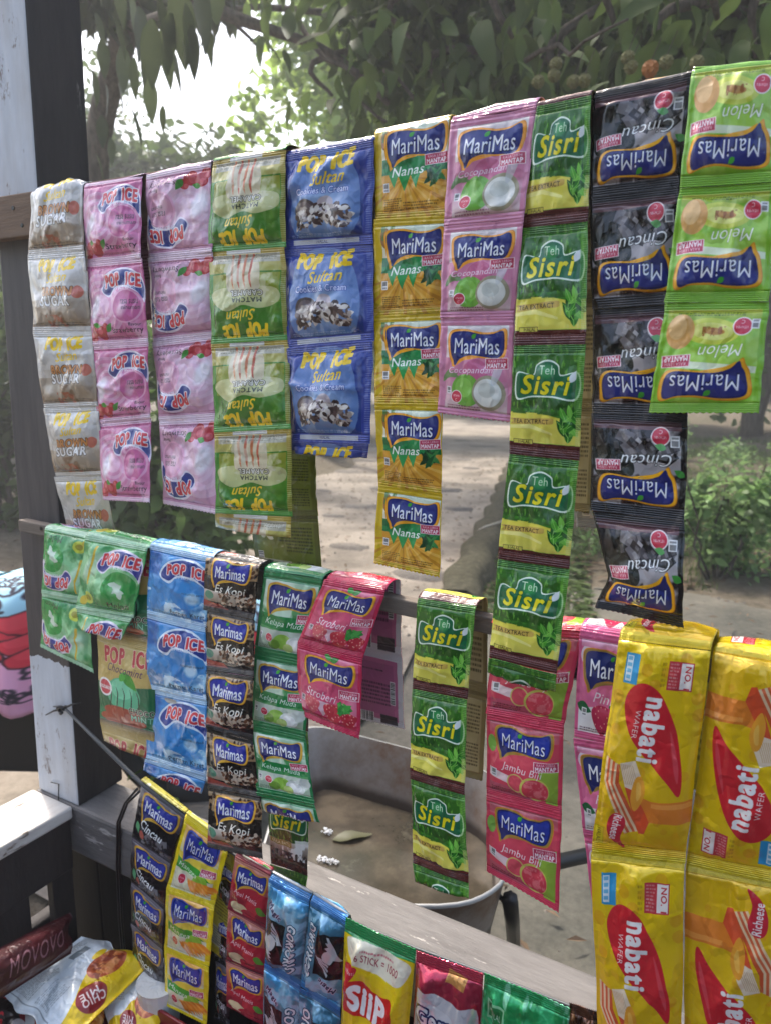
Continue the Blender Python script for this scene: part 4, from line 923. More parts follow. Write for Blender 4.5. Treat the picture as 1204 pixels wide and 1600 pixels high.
waf = prof(l=.03, r=.02, t=.03, b=.055, h=.0125, ruf=.001, warp=.003, rt=6, rb=6, folds=4, w=.55)
Mw = foil('cheese_wafer', a_wafer(), .2, .25, .7)
strip('left one of two yellow cheese wafer packet strips, its print running down', 'yellow wafer packet strips',
      [(.03, 966, 999, 1110, 1017), (1, 922, 1332, 1069, 1349), (2, 936, 1690, 1062, 1704)], Mw, B_yel, pf=waf, nb=1, Yf=.690, piece='wafer_packet', name='wafer_packet_strip', cat='wafer strip', nvb=60, thick=.06)
strip('right one of two yellow cheese wafer packet strips, its print turned upside down', 'yellow wafer packet strips',
      [(.055, 1112, 1026, 1268, 1052), (1, 1070, 1352, 1226, 1382), (2, 1067, 1700, 1222, 1742)], Mw, B_yel, flip=True, pf=waf, nb=1, Yf=.697, piece='wafer_packet', name='wafer_packet_strip', cat='wafer strip', nvb=60, thick=.055)
# along the cord
LW = .742
strip('small black grass jelly sachet strip at the left end of the cord', GL,
      [(.0, 221, 1223, 289, 1275), (1, 207, 1307, 267, 1350), (2, 205, 1377, 257, 1421), (3, 205, 1443, 254, 1485), (4, 208, 1510, 255, 1552), (4.8, 212, 1565, 257, 1610)],
      foil('small_jelly', a_cincau2(), .26), B_yel, pf=prof(h=.004, rt=2, rb=2), Yf=LW, over=True, nb=2, thick=.008)
strip('yellow mango sachet strip of three on the cord beside the black one', GL,
      [(.0, 290, 1276, 357, 1327), (1, 260, 1389, 336, 1414), (2, 256, 1482, 328, 1510), (3, 260, 1570, 324, 1602)],
      foil('mango', a_mangga(), .2), B_yel, pf=prof(h=.005, l=.07, r=.08), Yf=LW-.008, nb=2, thick=.01)
strip('plain black sachet strip showing as a thin dark line left of the dark red strip', GL,
      [(.0, 343, 1322, 372, 1340), (1, 338, 1415, 366, 1430), (2, 336, 1500, 360, 1515), (3, 336, 1590, 360, 1606)],
      foil('small_jelly', None), B_grey, pf=prof(h=.003), Yf=LW+.006, nb=1, thick=.008)
strip('dark red apple sachet strip on the cord left of the blue wafers', GL,
      [(.0, 369, 1337, 423, 1368), (1, 356, 1420, 415, 1452), (2, 354, 1500, 414, 1526), (3, 354, 1573, 414, 1602)],
      foil('apple', a_apel(), .24), B_grey, pf=prof(h=.0048, rt=2, rb=2), Yf=LW-.006, nb=1, thick=.01)
blu = prof(l=.03, r=.03, t=.07, b=.07, h=.011, rt=4, rb=4, folds=8)
Mr = foil('blue_wafer', a_rio(), .16, .35, .6)
strip('glossy blue wafer packet strip next to the dark red sachets, left one of the pair', 'blue wafer packet strips',
      [(.0, 421, 1372, 484, 1406), (1, 414, 1505, 470, 1540), (2, 412, 1640, 464, 1680)], Mr, B_silver, flip=False, pf=blu, Yf=LW-.010, nb=1, piece='wafer_packet', name='wafer_packet_strip', cat='wafer strip', thick=.014)
strip('glossy blue wafer packet strip next to the yellow snack packet, print turned the other way', 'blue wafer packet strips',
      [(.0, 486, 1406, 541, 1440), (1, 470, 1541, 533, 1580), (2, 462, 1690, 528, 1730)], Mr, B_silver, flip=True, pf=blu, Yf=LW-.012, nb=1, piece='wafer_packet', name='wafer_packet_strip', cat='wafer strip', thick=.014)
big = prof(l=.04, r=.05, t=.07, b=.07, h=.016, rt=5, rb=5, folds=7)
strip('yellow snack packet with a red logo and green top seal, hung at the front railing', GL,
      [(.0, 540, 1433, 649, 1484), (1, 530, 1690, 628, 1738)], foil('corn_snack', a_siip(), .2, .1), B_yel, pf=big, Yf=LW-.016, over=False, piece='packet_body', name='snack_packet', cat='snack packet', nvb=60)
strip('shiny red foil packet with a white oval and blue lettering, between yellow and green packets', GL,
      [(.0, 650, 1484, 754, 1521), (1, 640, 1722, 738, 1762)], foil('red_biscuit', a_gery(), .15, .55), B_silver, pf=big, Yf=LW-.018, over=False, piece='packet_body', name='snack_packet', cat='snack packet', nvb=60)
strip('green foil packet with a small pale certification mark at the bottom edge of the photo', GL,
      [(.0, 756, 1519, 889, 1576), (1, 744, 1740, 872, 1800)], foil('green_snack', a_green(), .15, .35), B_green, pf=big, Yf=LW-.020, over=False, piece='packet_body', name='snack_packet', cat='snack packet', nvb=60)
strip('dark brown foil packet in the bottom right beside the yellow wafers', GL,
      [(.0, 889, 1566, 936, 1581), (1, 885, 1780, 930, 1800)], foil('brown_snack', a_brown(), .2, .6), B_silver, pf=big, Yf=LW-.014, over=False, piece='packet_body', name='snack_packet', cat='snack packet')

# the cord and its knot
cord = empty('rubber_cord', tuple(P(103, 1110, .752)), 'taut grey rubber cord knotted on the white post and running down to the right', 'cord')
cpts = [P(103, 1108, .752), P(160, 1165, .748), P(219, 1222, .744), P(290, 1276, .742), P(357, 1329, .742), P(421, 1369, .742), P(541, 1436, .742), P(650, 1482, .742), P(755, 1520, .742), P(890, 1572, .742), P(1000, 1608, .742), P(1250, 1690, .742), np.array((.755, .752, .93))]
q = MB(); q.tube([p-np.array(cord.location) for p in cpts], [.0022]+[.0034]*1+[.0036]+[.0022]*10, 8); q.build('cord_length', M_rubber, cord, smooth=True)
q = MB(); kc = P(98, 1108, .754)-np.array(cord.location)
q.tube([kc+np.array((.006*math.cos(a), -.004+.002*math.sin(2*a), .006*math.sin(a))) for a in np.linspace(0, 6.0, 14)], .003, 6)
for x, y in ((72, 1117), (84, 1104), (106, 1103), (126, 1098)): q.tube([kc, P((x+98)/2, (y+1108)/2-2, .752)-np.array(cord.location), P(x, y, .756 if x < 120 else .76)-np.array(cord.location)], [.0024, .0018, .0012], 6)
q.build('knot', M_wire, cord, smooth=True)
q = MB()
for d in (0, 4): q.tube([P(215+d, 1232+d, .752), P(196+d, 1254, .754), P(184+d, 1285, .754), P(183+d, 1350, .755), P(187+d, 1440, .756), P(196+d, 1540, .756)], .0021, 6)
tag(q.build('black_cable', M_wire, None, smooth=True), 'thin doubled black cable looping down from the cord beside the small black sachets', 'cable')

# nail heads where the bars meet the post
for nm, x_, y_ in (('upper', 20, 325), ('upper', 34, 352), ('middle', 64, 826)):
    q = MB(); p = P(x_, y_, YB-.0012); q.tube([p-p, np.array((0, .002, 0))], .0032, 9); o = q.build('nail_head', M_wire, None, loc=tuple(p)); child(o, bpy.data.objects['%s_bar' % nm])

# ------------------------------------------------------------------ the ground outside
KL = [(3.0, -1.72), (4.74, -2.31), (8.0, -3.30), (11.4, -4.44), (20, -7.2)]      # kerb line (Y, X)
def kerbx(Y): return np.interp(Y, [k[0] for k in KL], [k[1] for k in KL])
def hgt(X, Y):
    """ground height: flat yard, a low bank to the right of the kerb beyond the concrete"""
    d = np.clip(X-kerbx(Y)-.25, 0, 4)*np.clip((Y-5.55)/1.2, 0, 1)
    h = smoothstep(0, 1.5, d)*.10+np.clip(Y-6.5, 0, 30)*.035*smoothstep(0, .8, d)+(fbm(X*1.3, Y*1.3, 4, 4)-.5)*.16*smoothstep(0, .6, d)
    h = h-.10*np.exp(-((X-kerbx(Y)-.55)/.35)**2)*np.clip((Y-4.2)/.6, 0, 1)*np.clip((7.5-Y)/2, 0, 1)
    lf = np.clip(kerbx(Y)-2.6-X, 0, 6); h = h+lf*.05+(fbm(X, Y, 9)-.5)*.1*smoothstep(0, 1, lf)
    return h+(fbm(X*.9, Y*.9, 2, 4)-.5)*.02
def grid(x0, x1, y0, y1, nx, ny, off=0.0, px=1.0, py=1.0):
    x = x0+(x1-x0)*np.linspace(0, 1, nx); y = y0+(y1-y0)*np.linspace(0, 1, ny)**py
    X, Y = np.meshgrid(x, y); Z = hgt(X, Y)+off
    i = np.arange(nx*ny).reshape(ny, nx); q = np.stack([i[:-1, :-1], i[:-1, 1:], i[1:, 1:], i[1:, :-1]], -1).reshape(-1, 4)
    return np.stack([X, Y, Z], -1).reshape(-1, 3), q
M_earth = mat('packed_earth', rough=.95, spec=.1)
t = tex_noise(M_earth, .9, 8, (1, 1, 1), rough=.65); t2 = tex_noise(M_earth, 14, 8, (1, 1, 1), rough=.7)
r1 = ramp(M_earth, t.outputs[0], [(.3, (.07, .065, .04)), (.5, (.15, .125, .09)), (.7, (.06, .075, .03))]); r2 = ramp(M_earth, t2.outputs[0], [(.35, (.05, .04, .028)), (.65, (.20, .165, .125))])
nodes(M_earth)[1].new(mixc(M_earth, .5, r1.outputs[0], r2.outputs[0]), nodes(M_earth)[2].inputs['Base Color']); bump(M_earth, t2.outputs[0], .9, .03)
v, q = grid(-44, 44, -17, 74, 221, 260, 0, 1, 1.5)
tag(link('ground', mesh_np('ground', v, q, (M_earth,))), None, None, kind='structure')
M_path = mat('worn_concrete_path', rough=.9, spec=.15)
t = tex_noise(M_path, 1.6, 9, rough=.6); t2 = tex_noise(M_path, 22, 8, rough=.75)
r1 = ramp(M_path, t.outputs[0], [(.36, (.10, .085, .068)), (.48, (.21, .18, .147)), (.62, (.33, .285, .235))]); r2 = ramp(M_path, t2.outputs[0], [(.3, (.13, .11, .09)), (.62, (.36, .315, .265))])
nodes(M_path)[1].new(mixc(M_path, .38, r1.outputs[0], r2.outputs[0]), nodes(M_path)[2].inputs['Base Color']); bump(M_path, t2.outputs[0], .6, .012); bump(M_path, t.outputs[0], .5, .05)
# path: left of the kerb, leading away
ys = np.concatenate([np.linspace(1.2, 12, 110), np.linspace(12.4, 24, 26)]); vv = []
for y in ys:
    xr = float(kerbx(y)); xl = xr-2.55-.012*y*4+.25*math.sin(y*1.3)
    for u in np.linspace(0, 1, 30): vv.append((xl+(xr-xl)*u, y, 0))
vv = np.array(vv); vv[:, 2] = hgt(vv[:, 0], vv[:, 1])+.03-.03*(np.abs(np.tile(np.linspace(-1, 1, 30), len(ys)))**8)*(np.tile(np.linspace(0, 1, 30), len(ys)) < .5)
i = np.arange(len(vv)).reshape(len(ys), 30); q = np.stack([i[:-1, :-1], i[:-1, 1:], i[1:, 1:], i[1:, :-1]], -1).reshape(-1, 4)
path = link('path', mesh_np('path', vv, q, (M_path,))); tag(path, kind='structure')
M_stone = mat('embedded_stone', rough=.85, spec=.2); t = tex_noise(M_stone, 9, 8, rough=.7)
r1 = ramp(M_stone, t.outputs[0], [(.3, (.10, .09, .08)), (.7, (.24, .21, .18))]); nodes(M_stone)[1].new(r1.outputs[0], nodes(M_stone)[2].inputs['Base Color']); bump(M_stone, t.outputs[0], .7, .02)
st = [(545, 740), (560, 795), (600, 768), (640, 790), (520, 810), (545, 860), (610, 690), (575, 722), (720, 690), (735, 735), (700, 720), (570, 700), (505, 770), (530, 690), (660, 905), (620, 830), (735, 660), (755, 700), (505, 715), (690, 770), (640, 735), (560, 668), (715, 800), (765, 665), (590, 910), (450, 880), (475, 905)]
rs = np.random.default_rng(12)
stone_me = []
for k in range(6):
    a = np.linspace(0, 2*math.pi, 12, endpoint=False); rr = 1+.35*(rs.random(12)-.5); vs_ = [(0, 0, .06)]+[(.7*rr[j]*math.cos(a[j]), .7*rr[j]*math.sin(a[j]), .05+.02*rs.random()) for j in range(12)]+[(rr[j]*math.cos(a[j]), rr[j]*math.sin(a[j]), -.05) for j in range(12)]
    f = [(0, 1+j, 1+(j+1) % 12) for j in range(12)]+[(1+j, 13+j, 13+(j+1) % 12, 1+(j+1) % 12) for j in range(12)]
    me = bpy.data.meshes.new('stone'); me.from_pydata(vs_, [], f); me.materials.append(M_stone); me.polygons.foreach_set('use_smooth', [True]*len(f)); stone_me.append(me)
for (x, y) in st:
    p = G(x, y); sc = .10+.12*rs.random()*(p[1]/6)
    o = link('stone', stone_me[rs.integers(6)], path, (p[0], p[1], float(hgt(p[0], p[1]))+.022)); o.scale = (sc*1.5, sc*.8, .35+.3*rs.random()); o.rotation_euler = (0, 0, rs.random()*.6-.3)
# yard concrete, right of the path, with the pale apron in front of the bank
M_yard = mat('stained_yard_concrete', rough=.8, spec=.25)
t = tex_noise(M_yard, 1.1, 9, rough=.62); t2 = tex_noise(M_yard, 30, 8, rough=.75)
r1 = ramp(M_yard, t.outputs[0], [(.36, (.035, .038, .03)), (.48, (.085, .08, .062)), (.62, (.19, .17, .135))]); r2 = ramp(M_yard, t2.outputs[0], [(.3, (.05, .047, .038)), (.65, (.22, .20, .165))])
nodes(M_yard)[1].new(mixc(M_yard, .35, r1.outputs[0], r2.outputs[0]), nodes(M_yard)[2].inputs['Base Color']); bump(M_yard, t2.outputs[0], .5, .01); bump(M_yard, t.outputs[0], .3, .05)
vv = []; ys = np.linspace(.9, 5.6, 60)
for y in ys:
    xl = float(kerbx(y))+.0
    for u in np.linspace(0, 1, 50): vv.append((xl+(7-xl)*u, y+(0 if y < 5.5 else .10*math.sin(u*40)), 0))
vv = np.array(vv); vv[:, 2] = (fbm(vv[:, 0]*.9, vv[:, 1]*.9, 2, 4)-.5)*.02+.006
i = np.arange(len(vv)).reshape(60, 50); q = np.stack([i[:-1, :-1], i[:-1, 1:], i[1:, 1:], i[1:, :-1]], -1).reshape(-1, 4)
gx = vv[:, 0].reshape(60, 50)[:-1, :-1].ravel(); gy = vv[:, 1].reshape(60, 50)[:-1, :-1].ravel()
gully = (gy > 4.45) & (gx < kerbx(gy)+.95)
tag(link('yard', mesh_np('yard', vv, q[~gully], (M_yard,))), kind='structure')
M_moss = mat('mossy_kerb', rough=.95, spec=.1); t = tex_noise(M_moss, 16, 9, rough=.75)
r1 = ramp(M_moss, t.outputs[0], [(.3, (.035, .034, .022)), (.55, (.09, .082, .055)), (.75, (.19, .165, .125))]); nodes(M_moss)[1].new(r1.outputs[0], nodes(M_moss)[2].inputs['Base Color']); bump(M_moss, t.outputs[0], 1, .03)
vv = []; ys = np.linspace(4.55, 18, 120)
for y in ys:
    x = float(kerbx(y)); j = .03*math.sin(y*7)+.03*(vnoise(np.array(y*3.), np.array(.5), 3)-.5)
    for dx, dz in ((-.03, -.05), (-.02, .06), (.05, .10), (.20, .11), (.27, .07), (.32, -.08)): vv.append((x+dx+float(j), y, dz+.03*float(vnoise(np.array(y*6.), np.array(dx*9.), 5))))
vv = np.array(vv); i = np.arange(len(vv)).reshape(120, 6); q = np.stack([i[:-1, :-1], i[1:, :-1], i[1:, 1:], i[:-1, 1:]], -1).reshape(-1, 4)
tag(link('kerb', mesh_np('kerb', vv, q, (M_moss,))), kind='structure')

# ------------------------------------------------------------------ foliage helpers
def leafmat(name, c0, c1, trans=.35, rough=.45, spot=None, spec=.4):
    m = mat(name, c0, rough, 0, spec); n, l, b = nodes(m)
    oi = n.new('ShaderNodeObjectInfo'); geo = n.new('ShaderNodeNewGeometry')
    t = tex_noise(m, 3, 3, coord='Object'); r = ramp(m, t.outputs[0], [(.3, c0), (.7, c1)])
    hs = n.new('ShaderNodeHueSaturation'); rnd = n.new('ShaderNodeMath'); rnd.operation = 'MULTIPLY_ADD'
    add = n.new('ShaderNodeMath'); add.operation = 'ADD'; fr = n.new('ShaderNodeMath'); fr.operation = 'FRACT'
    l.new(oi.outputs['Random'], add.inputs[0]); l.new(geo.outputs['Random Per Island'], add.inputs[1]); l.new(add.outputs[0], fr.inputs[0])
    l.new(fr.outputs[0], rnd.inputs[0]); rnd.inputs[1].default_value = .9; rnd.inputs[2].default_value = .55
    l.new(rnd.outputs[0], hs.inputs['Value']); l.new(r.outputs[0], hs.inputs['Color'])
    l.new(hs.outputs[0], b.inputs['Base Color'])
    tr = n.new('ShaderNodeBsdfTranslucent'); l.new(hs.outputs[0], tr.inputs[0]); mx = n.new('ShaderNodeMixShader'); mx.inputs[0].default_value = trans
    out = n['Material Output']; l.new(b.outputs[0], mx.inputs[1]); l.new(tr.outputs[0], mx.inputs[2]); l.new(mx.outputs[0], out.inputs[0]); return m
L_dark = leafmat('dark_glossy_leaf', (.095, .135, .034), (.060, .10, .028), .45, .5, None, .22)
L_mid = leafmat('mid_green_leaf', (.14, .22, .055), (.085, .15, .04), .5)
L_light = leafmat('sun_brightened_leaf', (.30, .40, .08), (.19, .30, .06), .55)  # brighter leaf green, with sunlight put into the colour
L_bush = leafmat('bush_leaf', (.26, .38, .14), (.17, .29, .10), .5)
L_grass = leafmat('grass_blade', (.13, .19, .05), (.09, .13, .04), .4)
L_dry = leafmat('dry_leaf', (.20, .13, .075), (.10, .065, .04), .15, .8)
M_bark = mat('bark', rough=.9, spec=.1); t = tex_noise(M_bark, 8, 9, (3, 3, .7), rough=.75)
r1 = ramp(M_bark, t.outputs[0], [(.35, (.045, .036, .028)), (.65, (.15, .125, .10))]); nodes(M_bark)[1].new(r1.outputs[0], nodes(M_bark)[2].inputs['Base Color']); bump(M_bark, t.outputs[0], 1, .02)
def leaf_mesh(name, m, L=.14, W=.045, droop=.25, seed=0):
    r = np.random.default_rng(seed); n = 6; v = []; f = []
    for i in range(n+1):
        t = i/n; w = W*math.sin(math.pi*min(1, (t*.96+.02)**.75))**.9+.0005; z = -droop*L*t*t; x = L*t
        v += [(x, -w, z+w*.28+.004*math.sin(t*9+seed)), (x, 0, z), (x, w, z+w*.28+.004*math.cos(t*8+seed))]
    for i in range(n):
        a = 3*i; f += [(a, a+3, a+4, a+1), (a+1, a+4, a+5, a+2)]
    me = bpy.data.meshes.new(name); me.from_pydata(v, [], f); me.materials.append(m); me.polygons.foreach_set('use_smooth', [True]*len(f)); return me
def leaf_cloud(name, centers, spread, n, L, W, m, parent=None, seed=0, droop=.4, upd=.3, kind='stuff', origin=(0, 0, 0)):
    """many real leaves (bent four-quad blades) in one mesh"""
    r = np.random.default_rng(seed); c = np.array(centers, float); w = np.array(spread, float); idx = r.integers(0, len(c), n)
    d = r.normal(size=(n, 3)); d /= np.linalg.norm(d, axis=1)[:, None]; rad = r.random(n)**.45
    pos = c[idx]+d*rad[:, None]*(w[idx][:, None] if w.ndim == 1 else w[idx])
    ax = r.normal(size=(n, 3)); ax[:, 2] = ax[:, 2]*.6-droop; ax /= np.linalg.norm(ax, axis=1)[:, None]
    up = r.normal(size=(n, 3))*.7; up[:, 2] += upd+.6
    sd = np.cross(up, ax); sd /= np.linalg.norm(sd, axis=1)[:, None]+1e-9; nr = np.cross(ax, sd)
    ll = L*(.6+.8*r.random(n)); ww = W*(.7+.6*r.random(n))
    pts = []
    for t, k, z in ((0, .12, 0), (.33, 1, .03), (.66, .85, 0), (1, .08, -.12)):
        for s in (-1, 1): pts.append(pos+ax*(ll*t)[:, None]+sd*(s*ww*k)[:, None]*.5+nr*(z*ll)[:, None])
    v = np.stack(pts, 1).reshape(-1, 3)-np.array(origin); b = (np.arange(n)*8)[:, None]
    q = np.concatenate([b+np.array(x) for x in ((0, 2, 3, 1), (2, 4, 5, 3), (4, 6, 7, 5))], 0)
    o = link(name, mesh_np(name, v, q, (m,)), parent)
    if kind: o['kind'] = kind
    return o
def clumps(c, R, n, r, seed, flat=1.0):
    g = np.random.default_rng(seed); d = g.normal(size=(n, 3)); d /= np.linalg.norm(d, axis=1)[:, None]
    return np.array(c)+d*(g.random(n)**.5)[:, None]*np.array(R), np.full(n, r)*(.6+.8*g.random(n))
def limb(mbb, p, q, r0, r1, n=7, wob=.08, seed=0, seg=6):
    g = np.random.default_rng(seed); p = np.array(p, float); q = np.array(q, float); L = np.linalg.norm(q-p); pts = []
    for i in range(n): t = i/(n-1); pts.append(p+(q-p)*t+(g.random(3)-.5)*wob*L*(math.sin(math.pi*t)))
    mbb.tube(pts, list(np.linspace(r0, r1, n)), seg); return pts
def tree(label, base, height, crown_c, crown_R, n, L, W, m, seed, cl=40, cr=.6, tr=.14, group=None, nl=5):
    base = np.array(base, float); t = empty('tree', tuple(base), label, 'tree', group)
    q = MB(); top = np.array(crown_c, float)-base; pts = limb(q, (0, 0, -.2), top*np.array((1, 1, .75)), tr, tr*.5, 8, .06, seed, 9); q.build('trunk', M_bark, t, smooth=True)
    g = np.random.default_rng(seed+1)
    for k in range(nl):
        e = top+(g.random(3)-.5)*1.5*np.array(crown_R); q = MB(); limb(q, pts[4+k % 4], e, tr*.38, tr*.06, 7, .12, seed+k); q.build('branch', M_bark, t, smooth=True)
    cc, rr = clumps(crown_c, crown_R, cl, cr, seed+2); o = leaf_cloud('crown', cc, rr, n, L, W, m, t, seed+3, origin=base); return t

# ------------------------------------------------------------------ trees behind, far to near
GT = 'trees beyond the path'
tree('tall dense dark tree far left behind the post', (-13, 8, 0), 7, (-12.5, 8, 4.2), (3.0, 2.5, 3.4), 15000, .15, .08, L_dark, 11, 70, .9, .22, GT)
tree('small leaved tree seen as a silhouette against the white gap in the sky', (-11.5, 15, 0), 6, (-11.2, 15, 3.6), (3.0, 2, 1.8), 14000, .17, .11, L_dark, 21, 60, .7, .15, GT)
tree('sunlit bright green tree behind the top bar, left of centre', (-8.6, 12, 0), 8, (-5.5, 9.6, 5.5), (2.2, 2.3, 1.9), 6500, .17, .10, L_light, 31, 80, .62, .2, GT)
tree('bright green tree farther back, filling the gap left of centre', (-9.6, 18, 0), 8, (-9.0, 17, 5.0), (2.6, 2.0, 3.6), 3800, .26, .16, L_light, 36, 60, .9, .2, GT)
tree('low dark tree outlined against the sky above the pink sachets', P(250, 560, 9)*np.array((1, 1, 0)), 5, P(248, 275, 9), (1.5, 1.0, .45), 2600, .17, .11, L_dark, 39, 36, .42, .10, GT)
tree('mid green tree standing behind the middle of the stall', (-5.2, 17, .5), 9, (-5.0, 17, 5.5), (3.4, 2, 4.4), 10000, .27, .17, L_mid, 41, 80, .9, .22, GT)
tree('mid green tree behind the right half of the stall', (-1.2, 16, .5), 9, (-1.0, 16, 5.5), (3.2, 2, 4.4), 10000, .27, .17, L_mid, 51, 80, .9, .22, GT)
tree('light green tree glimpsed at the upper right corner', (2.2, 14, .5), 8, (2.2, 13.5, 6.0), (2.6, 2, 3.6), 13000, .22, .13, L_light, 61, 70, .8, .2, GT)
tree('dark tree behind the right edge of the bank', (3.2, 18, .5), 8, (3.2, 18, 4.2), (4, 2, 4.2), 15000, .27, .17, L_dark, 71, 70, .9, .25, GT)
hc = [(-26+52*k/59, 27+2*math.sin(k), 1.6+1.6*abs(math.sin(k*1.7))) for k in range(60)]
tag(leaf_cloud('woodland', hc, [2.2]*60, 26000, .38, .24, L_mid, None, 81), kind='stuff')

# near tree whose boughs hang over the yard, trunk at the right edge
tb = np.array((-.18+.55, 8.0, .1)); near = empty('fruit_tree', tuple(tb), 'dark large leaved fruit tree with round spiky fruits, boughs hanging over the upper right', 'tree')
q = MB(); tp = limb(q, (0, 0, -.3), (-.35, -1.2, 4.4), .20, .13, 8, .04, 3, 10); q.build('trunk', M_bark, near, smooth=True)
ends = [P(400, 70, 4.6), P(520, 150, 4.4), P(640, 60, 4.0), P(700, 150, 4.3), P(800, 60, 3.6), P(880, 130, 4.0), P(960, 40, 3.4), P(1040, 110, 3.8), P(1120, 30, 3.3), P(1180, 90, 4.2)]
g = np.random.default_rng(5)
for k, e in enumerate(ends):
    s_ = tp[5+k % 3]; mid = (s_+(e-tb))/2+np.array((0, 0, .35)); q = MB()
    pts = [np.array(s_), mid, np.array(e)-tb+np.array((0, 0, .25)), np.array(e)-tb]; pts = catmull(pts, 5, False).tolist()+[pts[-1]]
    q.tube(pts, list(np.linspace(.05, .010, len(pts))), 6); q.build('branch', M_bark, near, smooth=True)
for k, (xa, ya_, xb, yb_, Y, r0) in enumerate([(585, 225, 630, 330, 3.9, .012), (600, 110, 700, 230, 4.0, .012), (820, 95, 980, 30, 3.2, .012), (470, 40, 620, 200, 4.3, .02)]):
    q = MB(); limb(q, P(xa, ya_, Y)-tb, P(xb, yb_, Y-.2)-tb, r0, r0*.4, 7, .15, k+60); q.build('branch', M_bark, near, smooth=True)
cc = np.array([(-2.5+.75*(k % 7)+.5*math.sin(k*3.), 3.2+.8*(k//7)+.5*math.cos(k*2.), 4.6+.7*math.sin(k*1.3)) for k in range(28)])
leaf_cloud('upper_crown', cc, [.55]*28, 4600, .2, .085, L_dark, near, 93, .6, .3, origin=tb)
big_leaves = [leaf_mesh('large_leaf', L_dark, .135+.012*k, .022+.005*k, .25+.12*k, k) for k in range(4)]
rl = np.random.default_rng(77)
for k in range(285):
    # bunches of hanging leaves near the branch ends
    x = 540+680*rl.random() if rl.random() < .9 else 380+200*rl.random(); lim = 205-.13*(x-400) if x > 420 else 120; y = -30+(lim+50)*rl.random()**.9
    if x < 560 and rl.random() < .5: y = y*.45
    Y = 3.1+1.5*rl.random(); p = P(x, y, Y)-tb
    o = link('leaf', big_leaves[rl.integers(4)], near, tuple(p)); s = .75+.6*rl.random(); o.scale = (s, s, s)
    o.rotation_euler = (rl.normal()*.5, .75+.5*rl.normal()*.8, rl.random()*6.28)
cc = [P(600+68*(k % 10)+40*rl.random(), -60+235*rl.random()*(1 if k % 10 > 1 else .75), 4.3+1.3*rl.random()) for k in range(34)]
leaf_cloud('foliage', cc, [.36]*34, 6200, .16, .07, L_dark, near, 91, 1.0, .1, origin=tb)
M_fruit = mat('spiky_fruit', (.13, .12, .035), .8); t = tex_noise(M_fruit, 60, 3); bump(M_fruit, t.outputs[0], 1, .01)
M_fruit2 = mat('orange_fruit', (.34, .12, .02), .7)
def fruit_mesh(name, m, r=.020):
    q = MB(); n, k = 10, 14; v = [(0, 0, r)]
    for i in range(1, n):
        for j in range(k): a = math.pi*i/n; w = 2*math.pi*(j+.5*(i % 2))/k; s = r*(1.0 if (i+j) % 2 else 1.28); v.append((s*math.sin(a)*math.cos(w), s*math.sin(a)*math.sin(w), s*math.cos(a)))
    v.append((0, 0, -r)); f = [(0, 1+j, 1+(j+1) % k) for j in range(k)]
    for i in range(n-2):
        for j in range(k): a = 1+i*k; f.append((a+j, a+k+j, a+k+(j+1) % k, a+(j+1) % k))
    e = len(v)-1; f += [(e, 1+(n-2)*k+(j+1) % k, 1+(n-2)*k+j) for j in range(k)]
    q.v = v; q.f = f; me = bpy.data.meshes.new(name); me.from_pydata(v, [], f); me.materials.append(m); return me
fm1, fm2 = fruit_mesh('fruit', M_fruit), fruit_mesh('fruit', M_fruit2, .024)
for x, y, w in ((840, 128, 0), (868, 100, 0), (895, 128, 0), (912, 126, 0), (985, 105, 0), (1040, 97, 0), (1088, 98, 0), (1015, 108, 1), (865, 118, 0), (980, 90, 0)):
    o = link('fruit', fm2 if w else fm1, near, tuple(P(x, y, 3.0)-tb)); q = MB(); q.tube([(0, 0, .018), (.01, .005, .05), (.03, .01, .10)], .0016, 5); q.build('stalk', M_bark, o)

# tree at the upper left: pale leaning trunk, long limb, big drooping leaves
lb = np.array(P(120, 560, 4.2)); lb[2] = 0; lt = empty('tree', tuple(lb), 'pale leaning tree at the upper left with long drooping dark leaves beside the post', 'tree')
A_ = P(150, 260, 3.9)-lb; B_ = P(200, 40, 3.7)-lb; C_ = P(235, -90, 3.6)-lb
q = MB(); q.tube(catmull([(0, 0, -.2), A_*np.array((1, 1, .5)), A_, B_, C_], 5, False).tolist(), list(np.linspace(.12, .07, 20)), 9); q.build('trunk', M_bark, lt, smooth=True)
q = MB(); q.tube(catmull([P(250, -60, 3.7)-lb, P(330, 10, 3.9)-lb, P(420, 45, 4.1)-lb, P(520, 85, 4.3)-lb, P(620, 175, 4.4)-lb], 5, False).tolist(), list(np.linspace(.055, .018, 20)), 7); q.build('branch', M_bark, lt, smooth=True)
q = MB(); q.tube(catmull([B_, P(262, 18, 2.9)-lb, P(330, -30, 2.8)-lb], 5, False).tolist(), list(np.linspace(.03, .010, 10)), 6); q.build('branch', M_bark, lt, smooth=True)
L_big = leafmat('hanging_leaf', (.075, .095, .04), (.05, .065, .03), .4, .5, None, .25)
droopers = [leaf_mesh('drooping_leaf', L_big, .34, .045+.01*k, .12, 5+k) for k in range(3)]
